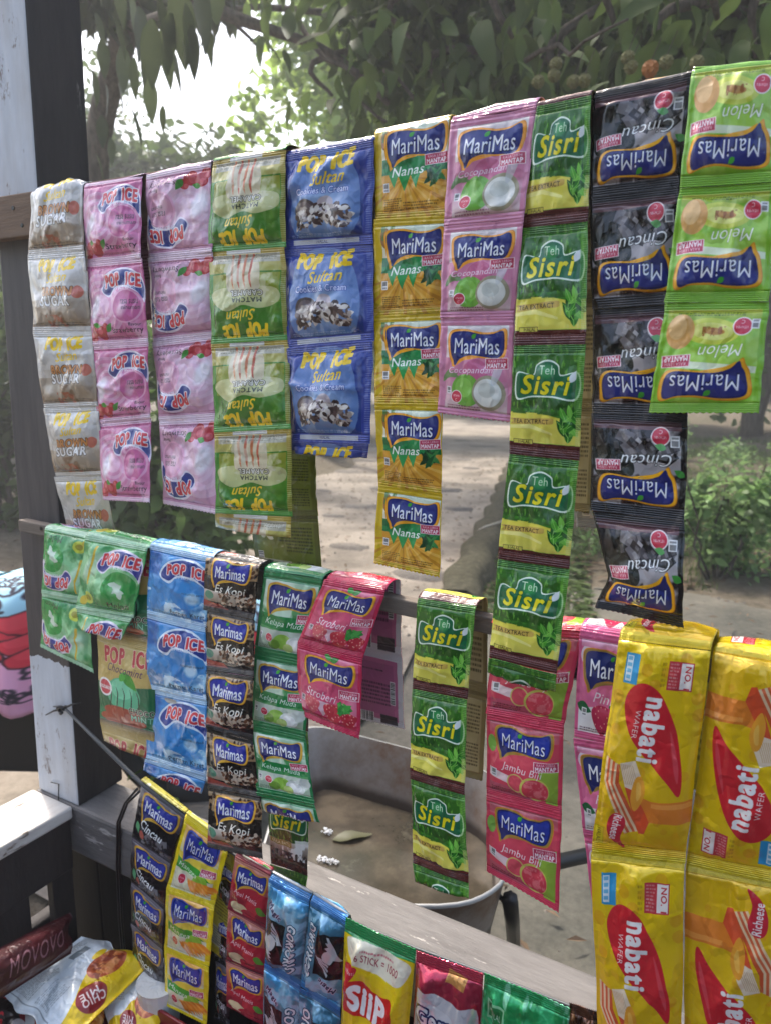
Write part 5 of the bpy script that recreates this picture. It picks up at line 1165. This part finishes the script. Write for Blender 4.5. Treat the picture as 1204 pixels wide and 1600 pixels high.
for x, y, Y, s, rz in ((150, 20, 2.9, .9, 0), (165, 130, 2.7, .8, 1), (190, 70, 2.8, 1.1, 2), (205, 170, 2.7, .9, .5), (215, 10, 2.7, 1.2, 1.5), (232, 120, 2.8, 1.0, 2.2), (245, -10, 2.6, 1.25, .3), (262, 70, 2.7, 1.0, 1.1), (275, -20, 2.6, 1.5, 2.0), (290, 5, 2.6, 1.2, .2), (305, -30, 2.5, 1.3, 1.4), (322, -10, 2.6, 1.15, .9), (335, -50, 2.7, 1.1, 2.5), (180, -40, 2.7, 1.1, 1.9), (150, 240, 2.9, .7, .6), (172, 215, 2.9, .7, 1.8), (255, 165, 2.9, .6, 2.6), (350, -45, 2.7, .8, .8), (160, 60, 2.8, .9, 2.4), (175, 20, 2.7, 1.1, .4), (198, -20, 2.7, 1.2, 1.2), (210, 90, 2.7, .9, 2.8), (222, 60, 2.6, 1.0, .1), (250, 50, 2.6, 1.1, 1.7), (268, 20, 2.6, 1.2, 2.9), (285, 60, 2.6, .9, .7), (300, 40, 2.6, 1.0, 2.3), (318, 30, 2.6, .9, 1.5), (158, 180, 2.9, .8, 2.1), (185, 130, 2.8, .8, .9), (238, 30, 2.5, 1.3, 2.6), (145, 110, 2.9, .9, .3), (142, -60, 2.9, 1.0, 1.1), (225, 215, 2.9, .5, 1.0)):
    o = link('leaf', droopers[int(x) % 3], lt, tuple(P(x, y, Y)-lb)); o.scale = (s*.60, s*.66, s*.60); o.rotation_euler = (0, 1.35+.15*math.sin(x), rz)
cc = [P(140+26*k, -70+30*math.sin(k*2), 3.4+.2*k) for k in range(8)]
leaf_cloud('foliage', cc, [.34]*8, 3000, .17, .06, L_big, lt, 95, 1.1, .1, origin=lb)

# bushes and ground plants
bb = G(268, 905); bush = empty('bush', tuple(bb), 'dense green climbing bush seen under the left end of the top row of sachets', 'bush')
cc, rr = clumps(bb+np.array((0, 0, .75)), (.75, .55, .75), 45, .30, 5); cc2, rr2 = clumps(bb+np.array((-.2, .5, 1.6)), (.6, .5, .6), 20, .3, 6)
leaf_cloud('foliage', np.concatenate([cc, cc2]), np.concatenate([rr, rr2]), 2600, .16, .085, L_mid, bush, 7, .5, origin=bb)
q = MB()
for k in range(7): limb(q, (0, 0, -.1), (.5*math.sin(k*2.1), .3*math.cos(k*1.7), 1.2+.3*math.sin(k)), .02, .006, 6, .15, k)
q.build('stem', M_bark, bush, smooth=True)
rb = G(1118, 945); rb[1] = max(rb[1], 5.9); rb = P(1118, 900, 6.1); rb[2] = float(hgt(rb[0], rb[1])); rbush = empty('bush', tuple(rb), 'small light green leafy bush on the bank at the right edge', 'bush')
cc, rr = clumps(rb+np.array((.05, .1, .50)), (.48, .35, .52), 20, .13, 15)
leaf_cloud('foliage', cc, rr, 1150, .085, .048, L_bush, rbush, 17, .1, .8, origin=rb)
q = MB()
for k in range(6): limb(q, (0, 0, -.1), (.32*math.sin(k*2.1), .2*math.cos(k*1.7), .75+.2*math.sin(k)), .012, .005, 6, .15, k)
q.build('stem', M_bark, rbush, smooth=True)
hb = P(-20, 560, 4.3); hb[2] = 0; hedge = empty('bush', tuple(hb), 'dark tall bush outside at the far left behind the post', 'bush')
cc, rr = clumps(hb+np.array((0, .2, 1.25)), (1.0, .6, 1.35), 50, .35, 25)
leaf_cloud('foliage', cc, rr, 4200, .15, .08, L_dark, hedge, 27, .5, origin=hb)
q = MB()
for k in range(5): limb(q, (0, 0, -.1), (.5*math.sin(k*2.1), .3*math.cos(k*1.7), 1.9), .03, .008, 6, .12, k+5)
q.build('stem', M_bark, hedge, smooth=True)
g5 = np.random.default_rng(44); uc = []; ur = []
for k in range(150):
    y = 6.3+7*g5.random()**1.4; x = float(kerbx(np.array(y)))+1.1+6.5*g5.random(); z = float(hgt(np.array(x), np.array(y))); hh = .08+.35*g5.random()**2
    for j in range(3): uc.append((x+.06*j*math.sin(k), y, z+hh*j*.6+.04)); ur.append(.10+.08*g5.random())
tag(leaf_cloud('undergrowth', uc, ur, 9000, .075, .035, L_bush, None, 45, .1, .8), kind='stuff')
# small seedlings at the path edge near the post
for k, (x, y) in enumerate(((228, 1262), (262, 1266))):
    p = G(x, y, 0); pl = empty('seedling', tuple(p), ('thin weed seedling nearest the post behind the gold strip' if k == 0 else 'thin weed seedling below the sky blue strip'), 'weed')
    q = MB(); limb(q, (0, 0, 0), (.01, 0, .30), .003, .002, 5, .1, k, 5); q.build('stem', M_bark, pl)
    for j in range(5):
        me = leaf_mesh('weed_leaf', L_mid, .07, .02, .3, j) if k+j == 0 else bpy.data.meshes['weed_leaf']
        o = link('leaf', me, pl, (0, 0, .06+.055*j)); o.rotation_euler = (0, .1, j*2.3)
# grass and litter
def scatter(n, x0, x1, y0, y1, seed, cond, keep=.5, fq=1.2):
    g = np.random.default_rng(seed); X = x0+(x1-x0)*g.random(n*3); Y = y0+(y1-y0)*g.random(n*3); k = cond(X, Y) & (fbm(X*fq, Y*fq, seed) > keep)
    X, Y = X[k][:n], Y[k][:n]; return X, Y, hgt(X, Y), g
X, Y, Z, g = scatter(40000, -5, 6, 5.8, 15, 3, lambda a, c: a > kerbx(c)+.8, .44)
n = len(X); a = g.random(n)*6.28; h = .04+.08*g.random(n); w = .004+.004*g.random(n); lx = np.cos(a)*w; ly = np.sin(a)*w; bx = (g.random(n)-.5)*.08; by = (g.random(n)-.5)*.08
v = np.stack([np.stack([X-lx, Y-ly, Z-.01], 1), np.stack([X+lx, Y+ly, Z-.01], 1), np.stack([X+bx, Y+by, Z+h], 1)], 1).reshape(-1, 3)
tag(link('grass', mesh_np('grass', v, np.arange(3*n).reshape(-1, 3), (L_grass,), smooth=False)), kind='stuff')
def litter(name, X, Y, Z, g, L, m, seed):
    n = len(X); a = g.random(n)*6.28; l = L*(.5+.9*g.random(n)); w = l*(.22+.2*g.random(n)); t = (g.random(n)-.5)*.9
    ax = np.stack([np.cos(a), np.sin(a), t*.5], 1); sd = np.stack([-np.sin(a), np.cos(a), (g.random(n)-.5)*.8], 1); c = np.stack([X, Y, Z+.012+.02*g.random(n)], 1)
    p = [c-ax*l[:, None]/2, c+sd*w[:, None]/2+np.array((0, 0, .006)), c+ax*l[:, None]/2, c-sd*w[:, None]/2+np.array((0, 0, .006))]
    v = np.stack(p, 1).reshape(-1, 3); return tag(link(name, mesh_np(name, v, np.arange(4*n).reshape(-1, 4), (m,), smooth=False)), kind='stuff')
X, Y, Z, g = scatter(9000, -5.5, 5, 4.5, 12, 8, lambda a, c: (a > kerbx(c)+.28) & ((c > 5.7) | (a < kerbx(c)+1.0)), .42); litter('leaf_litter', X, Y, Z, g, .09, L_dry, 1)
X, Y, Z, g = scatter(4000, -4.5, -1, 4.4, 7, 18, lambda a, c: (a > kerbx(c)+.28) & (a < kerbx(c)+1.1), .3); litter('fallen_leaves', X, Y, Z, g, .12, L_dark, 2)
X, Y, Z, g = scatter(3200, -9, 4, 1.6, 14, 28, lambda a, c: (a < kerbx(c)) | (c < 5.5), .35); litter('dead_leaf_scraps', X, Y, Z+.02, g, .05, L_dry, 3)
M_twig = mat('dry_twig', (.42, .38, .30), .8)
q = MB(); p = G(748, 828, .10); limb(q, (0, 0, 0), G(800, 806, .2)-p, .014, .009, 6, .06, 2); o = q.build('fallen_branch', M_twig, None, smooth=True, loc=tuple(p)); tag(o, 'pale fallen branch lying in the dead leaves beside the mossy kerb', 'branch')

M_grit = mat('grit', (.16, .14, .115), .9)
X, Y, Z, g = scatter(5000, -9, 5, 1.5, 12, 38, lambda a, c: a > -99, .35); n = len(X); r_ = (.004+.012*g.random(n)**3)[:, None]
oc = np.array(((1, 0, 0), (-1, 0, 0), (0, 1, 0), (0, -1, 0), (0, 0, .7), (0, 0, -.7)))[None]*(.7+.6*g.random((n, 6, 1)))
v = (np.stack([X, Y, Z+.03*(X < kerbx(Y))+.004], 1)[:, None]+oc*r_[:, None]).reshape(-1, 3); fo = np.array(((0, 2, 4), (2, 1, 4), (1, 3, 4), (3, 0, 4), (2, 0, 5), (1, 2, 5), (3, 1, 5), (0, 3, 5)))
tag(link('gravel', mesh_np('gravel', v, (np.arange(n)[:, None, None]*6+fo[None]).reshape(-1, 3), (M_grit,), smooth=False)), kind='stuff')

# ------------------------------------------------------------------ the barrow with water
M_tray = mat('rusty_galvanised_tray', rough=.55, metal=.25); t = tex_noise(M_tray, 4, 8, rough=.7); t2 = tex_noise(M_tray, 30, 6)
r1 = ramp(M_tray, t.outputs[0], [(.38, (.27, .25, .235)), (.50, (.20, .165, .14)), (.60, (.15, .085, .05))]); 
n, l, b = nodes(M_tray); tc = n.new('ShaderNodeTexCoord'); sx = n.new('ShaderNodeSeparateXYZ'); l.new(tc.outputs['Object'], sx.inputs[0]); ad = n.new('ShaderNodeMath'); ad.operation = 'MULTIPLY_ADD'; l.new(t.outputs[0], ad.inputs[0]); ad.inputs[1].default_value = .07; l.new(sx.outputs[2], ad.inputs[2])
tide = ramp(M_tray, ad.outputs[0], [(.455, (1, 1, 1)), (.475, (0, 0, 0))]); l.new(mixc(M_tray, tide.outputs[0], r1.outputs[0], (.045, .032, .024)), b.inputs['Base Color']); bump(M_tray, t2.outputs[0], .3, .004)
M_rim = mat('pale_tray_rim', (.36, .36, .35), .5, .3); t = tex_noise(M_rim, 12, 6); bump(M_rim, t.outputs[0], .3, .003)
M_water = mat('muddy_water', (.05, .038, .026), .12, 0, .5); t = tex_noise(M_water, 10, 3); bump(M_water, t.outputs[0], .05, .004)
t2 = tex_noise(M_water, 5, 9, rough=.7); r1 = ramp(M_water, t2.outputs[0], [(.38, (.085, .068, .048)), (.5, (.05, .04, .028)), (.6, (.03, .026, .018)), (.66, (.07, .062, .045))]); nodes(M_water)[1].new(r1.outputs[0], nodes(M_water)[2].inputs['Base Color'])
M_steel = mat('dark_steel_tube', (.02, .02, .021), .4, .3)
zr, zw = .565, .405
cor = [G(470, 1128, zr), G(790, 1212, zr), G(800, 1372, zr), G(715, 1422, zr), G(395, 1392, zr)]
rim_pts = [(p[0], p[1]) for p in cor]
def rounded(pts, r=.13, n=6):
    o = []; N = len(pts)
    for i in range(N):
        p0, p1, p2 = map(np.array, (pts[i-1], pts[i], pts[(i+1) % N])); la = np.linalg.norm(p0-p1); lc = np.linalg.norm(p2-p1); a = (p0-p1)/la*min(r, la*.42); c = (p2-p1)/lc*min(r, lc*.42)
        for t in np.linspace(0, 1, n): o.append((1-t)**2*(p1+a)+2*t*(1-t)*p1+t*t*(p1+c))
    return np.array(o)
ro = rounded(rim_pts); cen = ro.mean(0)
wb = empty('wheelbarrow', (float(cen[0]), float(cen[1]), 0), 'old metal wheelbarrow tray filled with muddy water, standing behind the railing', 'wheelbarrow')
wo_ = np.array((cen[0], cen[1], 0))
rings = []
for sc, z in ((1.018, zr-.004), (1.018, zr+.003), (1.0, zr+.004), (.965, zr-.03), (.86, zr-.16), (.80, zr-.27), (.74, zr-.30)):
    rings.append(np.concatenate([(ro-cen)*sc, np.full((len(ro), 1), z)], 1))
outr = [np.concatenate([(ro-cen)*sc, np.full((len(ro), 1), z)], 1) for sc, z in ((1.018, zr-.004), (1.0, zr-.008), (.975, zr-.035), (.87, zr-.165), (.81, zr-.28), (.75, zr-.31))]
def loft(rs_, flip=False):
    n = len(rs_[0]); v = np.concatenate(rs_); f = []
    for i in range(len(rs_)-1):
        for j in range(n): qd = (i*n+j, i*n+(j+1) % n, (i+1)*n+(j+1) % n, (i+1)*n+j); f.append(qd[::-1] if flip else qd)
    f.append(tuple(range((len(rs_)-1)*n, len(rs_)*n))); return v, f
v, f = loft(rings[2:]); q = MB(); q.add(v, f); v, f = loft(outr, True); q.add(v, f); q.build('tray', M_tray, wb, smooth=True)
n_ = len(ro); q = MB(); vv = np.concatenate(rings[:3]); q.add(vv, [(i*n_+j, i*n_+(j+1) % n_, (i+1)*n_+(j+1) % n_, (i+1)*n_+j) for i in range(2) for j in range(n_)]); q.build('rim', M_rim, wb, smooth=True)
sc = .80+(.86-.80)*((zw-(zr-.27))/.11); wv = (ro-cen)*(sc+.004)
q = MB(); q.add([(0, 0, zw)]+[(a, b_, zw) for a, b_ in wv], [(0, 1+j, 1+(j+1) % n_) for j in range(n_)]); o = q.build('water', M_water, None, loc=tuple(wo_)); tag(o, kind='structure')
h0 = G(800, 1362, .52)-wo_; h1 = G(935, 1332, .54)-wo_
q = MB(); q.tube([h0-np.array((.03, .0, .01)), h0, h1], .017, 8); q.build('handle', M_steel, wb, smooth=True)
q = MB(); q.tube([G(796, 1405, .50)-wo_, G(800, 1440, .3)-wo_, G(802, 1480, .05)-wo_], .018, 7); q.build('leg', M_steel, wb, smooth=True)
q = MB(); q.tube([G(740, 1432, .46)-wo_, G(745, 1470, .05)-wo_], .016, 7); q.build('leg', M_steel, wb, smooth=True)
q = MB(); q.tube([G(775, 1395, .5)-wo_, G(790, 1412, .45)-wo_], .006, 6); q.build('bolt', M_steel, wb)
wc = np.array((cen[0]-.62, cen[1]+.3, .17))-wo_
q = MB(); q.tube([wc+.15*np.array((math.cos(a)*.85, math.cos(a)*.5, math.sin(a))) for a in np.linspace(0, 2*math.pi, 25)], .035, 8, cap=False); q.build('wheel', M_steel, wb, smooth=True)
M_leaf1 = leafmat('floating_leaf', (.085, .085, .035), (.06, .06, .025), .15)
lm = leaf_mesh('floating_leaf', M_leaf1, .145, .026, -.02, 3); p = G(520, 1312, zw+.004); o = link('floating_leaf', lm, None, tuple(p)); o.rotation_euler = (0, .0, .75); o.scale = (.72, .72, .72); tag(o, 'yellow green leaf floating on the muddy water in the barrow', 'leaf')
M_foam = mat('white_scrap', (.75, .76, .78), .9)
for k, (x, y) in enumerate(((512, 1300), (503, 1342), (520, 1346))):
    q = MB(); gg = np.random.default_rng(k)
    for j in range(26): c = (gg.random(3)-.5)*np.array((.028, .018, .006)); s = .0012+.0022*gg.random(); q.tube([c-np.array((s, 0, 0)), c, c+np.array((s, s*.5, s*.4))], [s*.4, s, s*.3], 5)
    o = q.build('foam_scrap', M_foam, None, loc=tuple(G(x, y, zw+.006))); tag(o, ['white crumb of foam floating beside the yellow green leaf', 'white crumb of foam near the rail edge, left of its twin', 'white crumb of foam near the rail edge, right of its twin'][k], 'foam')

# ------------------------------------------------------------------ motorcycle under a printed cloth, left of the post
mo = np.array((-2.38, 1.50, 0)); ux = np.array((.80, .60, 0)); uy = np.array((-.60, .80, 0)); uz = np.array((0, 0, 1.))
def mc(a, b_, c): return ux*a+uy*b_+uz*c
moto = empty('motorcycle', tuple(mo), 'dark motorcycle parked outside at the left, covered with a printed cloth', 'motorcycle')
M_tyre = mat('tyre_rubber', (.015, .015, .016), .7); M_mblk = mat('black_engine_metal', (.02, .02, .022), .35, .5); M_chr = mat('dull_chrome', (.35, .35, .37), .3, .9); M_mbody = mat('black_bodywork', (.012, .012, .014), .25)
for cx in (-.62, .58):
    q = MB(); q.tube([mc(cx, 0, .30)+.26*(ux*math.cos(a)+uz*math.sin(a)) for a in np.linspace(0, 2*math.pi, 33)], .045, 8, cap=False); w_ = q.build('wheel', M_tyre, moto, smooth=True)
    q = MB(); q.tube([mc(cx, 0, .30)+.215*(ux*math.cos(a)+uz*math.sin(a)) for a in np.linspace(0, 2*math.pi, 33)], .014, 6, cap=False); q.tube([mc(cx, -.05, .3), mc(cx, .05, .3)], .035, 10)
    for k in range(10): a = k*.628; q.tube([mc(cx, 0, .30), mc(cx, 0, .30)+.21*(ux*math.cos(a)+uz*math.sin(a))], .005, 5)
    q.build('rim', M_chr, w_, smooth=True)
q = MB()
for s in (-.09, .09): q.tube([mc(-.62, s, .30), mc(-.42, s, .95)], .018, 7); q.tube([mc(.58, s, .30), mc(.30, s, .62)], .02, 7); q.tube([mc(.58, s, .30), mc(.05, s*.6, .34)], .018, 7)
q.tube([mc(-.42, 0, .9), mc(-.15, 0, .55), mc(.1, 0, .35)], .028, 8); q.tube([mc(-.42, 0, .9), mc(.0, 0, .68), mc(.45, 0, .72)], .03, 8); q.build('frame', M_mblk, moto, smooth=True)
q = MB(); q.hexa([mc(-.22, -.13, .25), mc(.12, -.13, .22), mc(.12, .13, .22), mc(-.22, .13, .25), mc(-.20, -.11, .50), mc(.14, -.11, .48), mc(.14, .11, .48), mc(-.20, .11, .50)]); q.build('engine', M_mblk, moto, bevel=.02)
q = MB(); q.tube([mc(-.1, .14, .22), mc(.3, .15, .20), mc(.75, .15, .32)], [.02, .03, .045], 9); q.build('exhaust', M_chr, moto, smooth=True)
q = MB(); q.hexa([mc(-.10, -.12, .68), mc(.72, -.10, .72), mc(.72, .10, .72), mc(-.10, .12, .68), mc(-.08, -.10, .76), mc(.74, -.07, .82), mc(.74, .07, .82), mc(-.08, .10, .76)]); q.build('seat', M_mbody, moto, bevel=.025)
q = MB(); q.tube([mc(-.44, -.34, 1.02), mc(-.44, -.12, 1.0), mc(-.42, 0, .98), mc(-.44, .12, 1.0), mc(-.44, .34, 1.02)], .013, 8); q.build('handlebar', M_chr, moto, smooth=True)
q = MB(); q.tube([mc(.58, 0, .30)+.33*(ux*math.cos(a)+uz*math.sin(a)) for a in np.linspace(.3, 2.4, 12)], .03, 7); q.build('mudguard', M_mbody, moto, smooth=True)
# cloth
nu_, nv_ = 60, 60; U, V = np.meshgrid(np.linspace(0, 1, nu_), np.linspace(-1, 1, nv_)); aa = -.85+1.70*U
top = .86+.09*np.sin(aa*3.0+.8)+.10*np.exp(-((aa+.4)/.2)**2)
w2 = .17; ad = np.abs(V)*(.17+.36); flat = np.minimum(ad, w2); down = np.maximum(ad-w2*.8, 0)
fold = np.sin(aa*23+2*np.sin(aa*7))*.03*(.6+.8*fbm(aa*4, V*3, 7))+(fbm(aa*9, V*6, 8)-.5)*.05*np.clip(down*5, 0, 1)+np.sin(aa*31+1)*.008*np.clip(down*5, 0, 1)
side_ = np.sign(V)*(flat+down*.18+fold)
zz = top-.25*flat**2*6-down*(.96)-.03*np.sin(aa*9)*np.clip(down*3, 0, 1)
pts = mo+ux*aa[..., None]+uy*side_[..., None]+uz*zz[..., None]
i = np.arange(nu_*nv_).reshape(nv_, nu_); q = np.stack([i[:-1, :-1], i[:-1, 1:], i[1:, 1:], i[1:, :-1]], -1).reshape(-1, 4)
uvv = np.stack([U*1.0, (1-np.abs(V))], -1).reshape(-1, 2)
M_cloth = foil('printed_cloth', a_blanket(), .85, 0, 0, .1)
co = pts.reshape(-1, 3); cloth = link('printed_cloth', mesh_np('printed_cloth', co-mo, q, (M_cloth,), None, uvv[q].reshape(-1, 2)), None, tuple(mo)); sol = cloth.modifiers.new('thickness', 'SOLIDIFY'); sol.thickness = .003
tag(cloth, 'blue and pink cloth with red cloud shapes and doodles draped over the motorcycle', 'cloth')

# ------------------------------------------------------------------ the shelf inside with bags
zt = .50
shelf = empty('display_shelf', (-.75, .45, 0), 'dark wooden shelf inside the stall below the railing, holding snack bags', 'shelf')
for k in range(7): boxo('plank', (-1.09, .02+.104*k, zt-.022), (.45, .12+.104*k, zt), M_black, shelf, .002)
for x_, y_ in ((-1.05, .06), (.40, .06), (-1.05, .70), (.40, .70)): boxo('leg', (x_-.025, y_-.025, 0), (x_+.025, y_+.025, zt-.023), M_black, shelf)
M_redtray = mat('red_plastic_tray', (.20, .012, .02), .35)
tr = empty('plastic_tray', (-.70, .60, zt), 'red plastic tray on the shelf under the hanging strips, mostly hidden', 'tray')
boxo('tray_floor', (-.98, .48, zt+.001), (.3, .715, zt+.008), M_redtray, tr)
for a, b_ in (((-.985, .475, zt+.0085), (.305, .481, zt+.07)), ((-.985, .714, zt+.0085), (.305, .720, zt+.07)), ((-.985, .4815, zt+.0085), (-.979, .7135, zt+.07)), ((.299, .4815, zt+.0085), (.305, .7135, zt+.07))): boxo('tray_side', a, b_, M_redtray, tr, .002)
def bag(name, label, cat, corners, art_key, art, H=.04, seed=1, rough=.25, metal=.1, seal=.06, backm=None, flip=False, pos_y=None):
    """a puffed packet spanning four world corners: top-left, top-right, bottom-left, bottom-right as printed"""
    tl, tr_, bl, br = [np.array(c, float) for c in corners]; n = 54; U, V = np.meshgrid(np.linspace(0, 1, n), np.linspace(0, 1, n))
    base = (tl*(1-U[..., None])+tr_*U[..., None])*(1-V[..., None])+(bl*(1-U[..., None])+br*U[..., None])*V[..., None]
    nrm = np.cross(tr_-tl, bl-tl); nrm /= np.linalg.norm(nrm)
    if nrm[2] < 0: nrm = -nrm
    b = np.clip((V-seal)/(1-2*seal), 0, 1); pil = (1-np.abs(2*U-1)**2.4)**.6*(1-np.abs(2*b-1)**2.6)**.75
    r = np.random.default_rng(seed); Wf = (1-np.abs(2*vnoise(U*7, V*1.4, seed)-1)-.5)*(np.exp(-b/.2)+np.exp(-(1-b)/.2))*.35+(fbm(U*3, V*3, seed+4)-.5)*1.1
    for k in range(9):
        cx, cy, an = r.random(), r.random(), r.random()*3.1; d = (U-cx)*math.sin(an)-(V-cy)*math.cos(an); al = (U-cx)*math.cos(an)+(V-cy)*math.sin(an); Wf += (r.random()-.4)*.7*np.exp(-np.abs(d)/.05)*np.exp(-(al/.35)**2)
    warp = (fbm(U*1.3+seed, V*1.3, seed+8, 2)-.5)*H*.9
    ed = (vnoise(U*0+3, V*6, seed+1)-.5)*.012
    base = base+(tr_-tl)/np.linalg.norm(tr_-tl)*(ed*(2*U-1)**3)[..., None]
    fr = base+nrm*(H*pil*(1+.0*V)+Wf*H*.5*np.clip(pil*3, 0, 1)+warp+.0004)[..., None]; bk = base-nrm*(H*.5*pil-warp+.0004)[..., None]
    i = np.arange(n*n).reshape(n, n); q = np.stack([i[:-1, :-1], i[:-1, 1:], i[1:, 1:], i[1:, :-1]], -1).reshape(-1, 4)
    ring = np.concatenate([i[0, :], i[1:, -1], i[-1, -2::-1], i[-2:0:-1, 0]]); rn = np.roll(ring, -1)
    qs = np.concatenate([q, q[:, ::-1]+n*n, np.stack([ring, rn, rn+n*n, ring+n*n], -1)])
    org = base.reshape(-1, 3).mean(0); v = np.concatenate([fr.reshape(-1, 3), bk.reshape(-1, 3)])-org; uv = np.stack([U, 1-V], -1).reshape(-1, 2); uv2 = np.concatenate([uv, uv])
    m = foil(art_key, art, rough, metal)
    me = mesh_np(name, v, qs, (m,), None, uv2[qs].reshape(-1, 2))
    return tag(link(name, me, None, tuple(org)), label, cat)
bag('snack_bag', 'white and yellow fried snack bag lying on top of the pile at the lower left', 'snack bag', [G(0, 1550, .60), G(130, 1462, .62), G(100, 1640, .575), G(240, 1500, .60)], 'fried_snack', a_fried(), .026, 3, .28)
bag('snack_bag', 'second yellow fried snack bag with red oval logo, leaning right of the white one', 'snack bag', [G(165, 1490, .575), G(262, 1500, .58), G(165, 1625, .545), G(250, 1620, .55)], 'fried_snack', None, .02, 8, .28)
bag('noodle_bag', 'orange crispy noodle bag under the white and yellow bag at the bottom edge', 'snack bag', [G(40, 1560, .555), G(165, 1575, .55), G(30, 1680, .545), G(150, 1690, .54)], 'noodle_snack', a_noodle(), .03, 5, .3)
bag('coffee_packet', 'red packet with a black oval at the bottom left corner', 'packet', [G(-60, 1545, .56), G(62, 1550, .55), G(-70, 1640, .55), G(60, 1660, .54)], 'red_coffee', a_redpack(), .02, 6, .3)
bag('snack_bag', 'long dark red bag with pale lettering lying behind the white bag', 'snack bag', [PX(-60, 1510, -1.02), PX(110, 1425, -1.04), PX(-60, 1600, -.98), PX(112, 1490, -1.0)], 'dark_red_bag', a_movo(), .018, 9, .45)
q = MB(); p = G(250, 1560, .56); q.tube([p-np.array((0, 0, .055)), p+np.array((0, 0, .03)), p+np.array((0, 0, .035)), p+np.array((0, 0, .034)), p-np.array((0, 0, .03))], [.030, .036, .037, .034, .028], 24); o = q.build('plastic_cup', foil('white_cup', a_tub(), .4), None, smooth=False, loc=(0, 0, 0)); tag(o, 'small pale plastic cup between the yellow bag and the hanging strips', 'cup')
# the stall floor under the shelf
tag(plank('stall_floor', None, None, [(-1.2, -3, .01), (3, -3, .01), (3, .77, .01), (-1.2, .77, .01), (-1.2, -3, .06), (3, -3, .06), (3, .77, .06), (-1.2, .77, .06)], M_dark, .0), kind='structure')

# unseen wall added behind the camera for darker reflections and less ground bounce
rear = empty('added_reflection_wall', (.6, -1.8, 0), 'unseen dark boarded wall added behind the viewpoint to darken reflections', 'wall')
k = -1.2
while k < 2.9:
    boxo('board', (k, -1.83, .06), (k+.157, -1.80, 1.35), M_dark, rear, .002); k += .16

tree('broad unseen tree added behind the viewpoint to the left to break reflections', (-4.5, -7.5, 0), 7, (-4.2, -7.5, 3.4), (2.2, 1.5, 2.2), 5000, .3, .18, L_dark, 101, 40, .7, .2, GT)  # added out of view, its crown breaks up the sky reflected in the film
tree('broad unseen tree added behind the viewpoint to the right to break reflections', (2.5, -9.5, 0), 8, (2.5, -9.5, 4.6), (2.8, 1.5, 3.0), 5000, .3, .18, L_dark, 111, 40, .8, .2, GT)  # second unseen tree, added to vary reflections on the packets

# ------------------------------------------------------------------ added thin volume standing in for lens glare and flare
hz = MB(); hz.box((-45, -18, -1.6), (45, 75, 16)); M_glare_haze = bpy.data.materials.new('glare_veil_air'); M_glare_haze.use_nodes = True
nn = M_glare_haze.node_tree.nodes; nn.clear(); pv = nn.new('ShaderNodeVolumePrincipled'); pv.inputs['Density'].default_value = .0085; pv.inputs['Color'].default_value = (.93, .95, .97, 1); pv.inputs['Anisotropy'].default_value = .35
ou = nn.new('ShaderNodeOutputMaterial'); M_glare_haze.node_tree.links.new(pv.outputs[0], ou.inputs['Volume'])
o = hz.build('glare_haze', M_glare_haze); tag(o, kind='stuff')
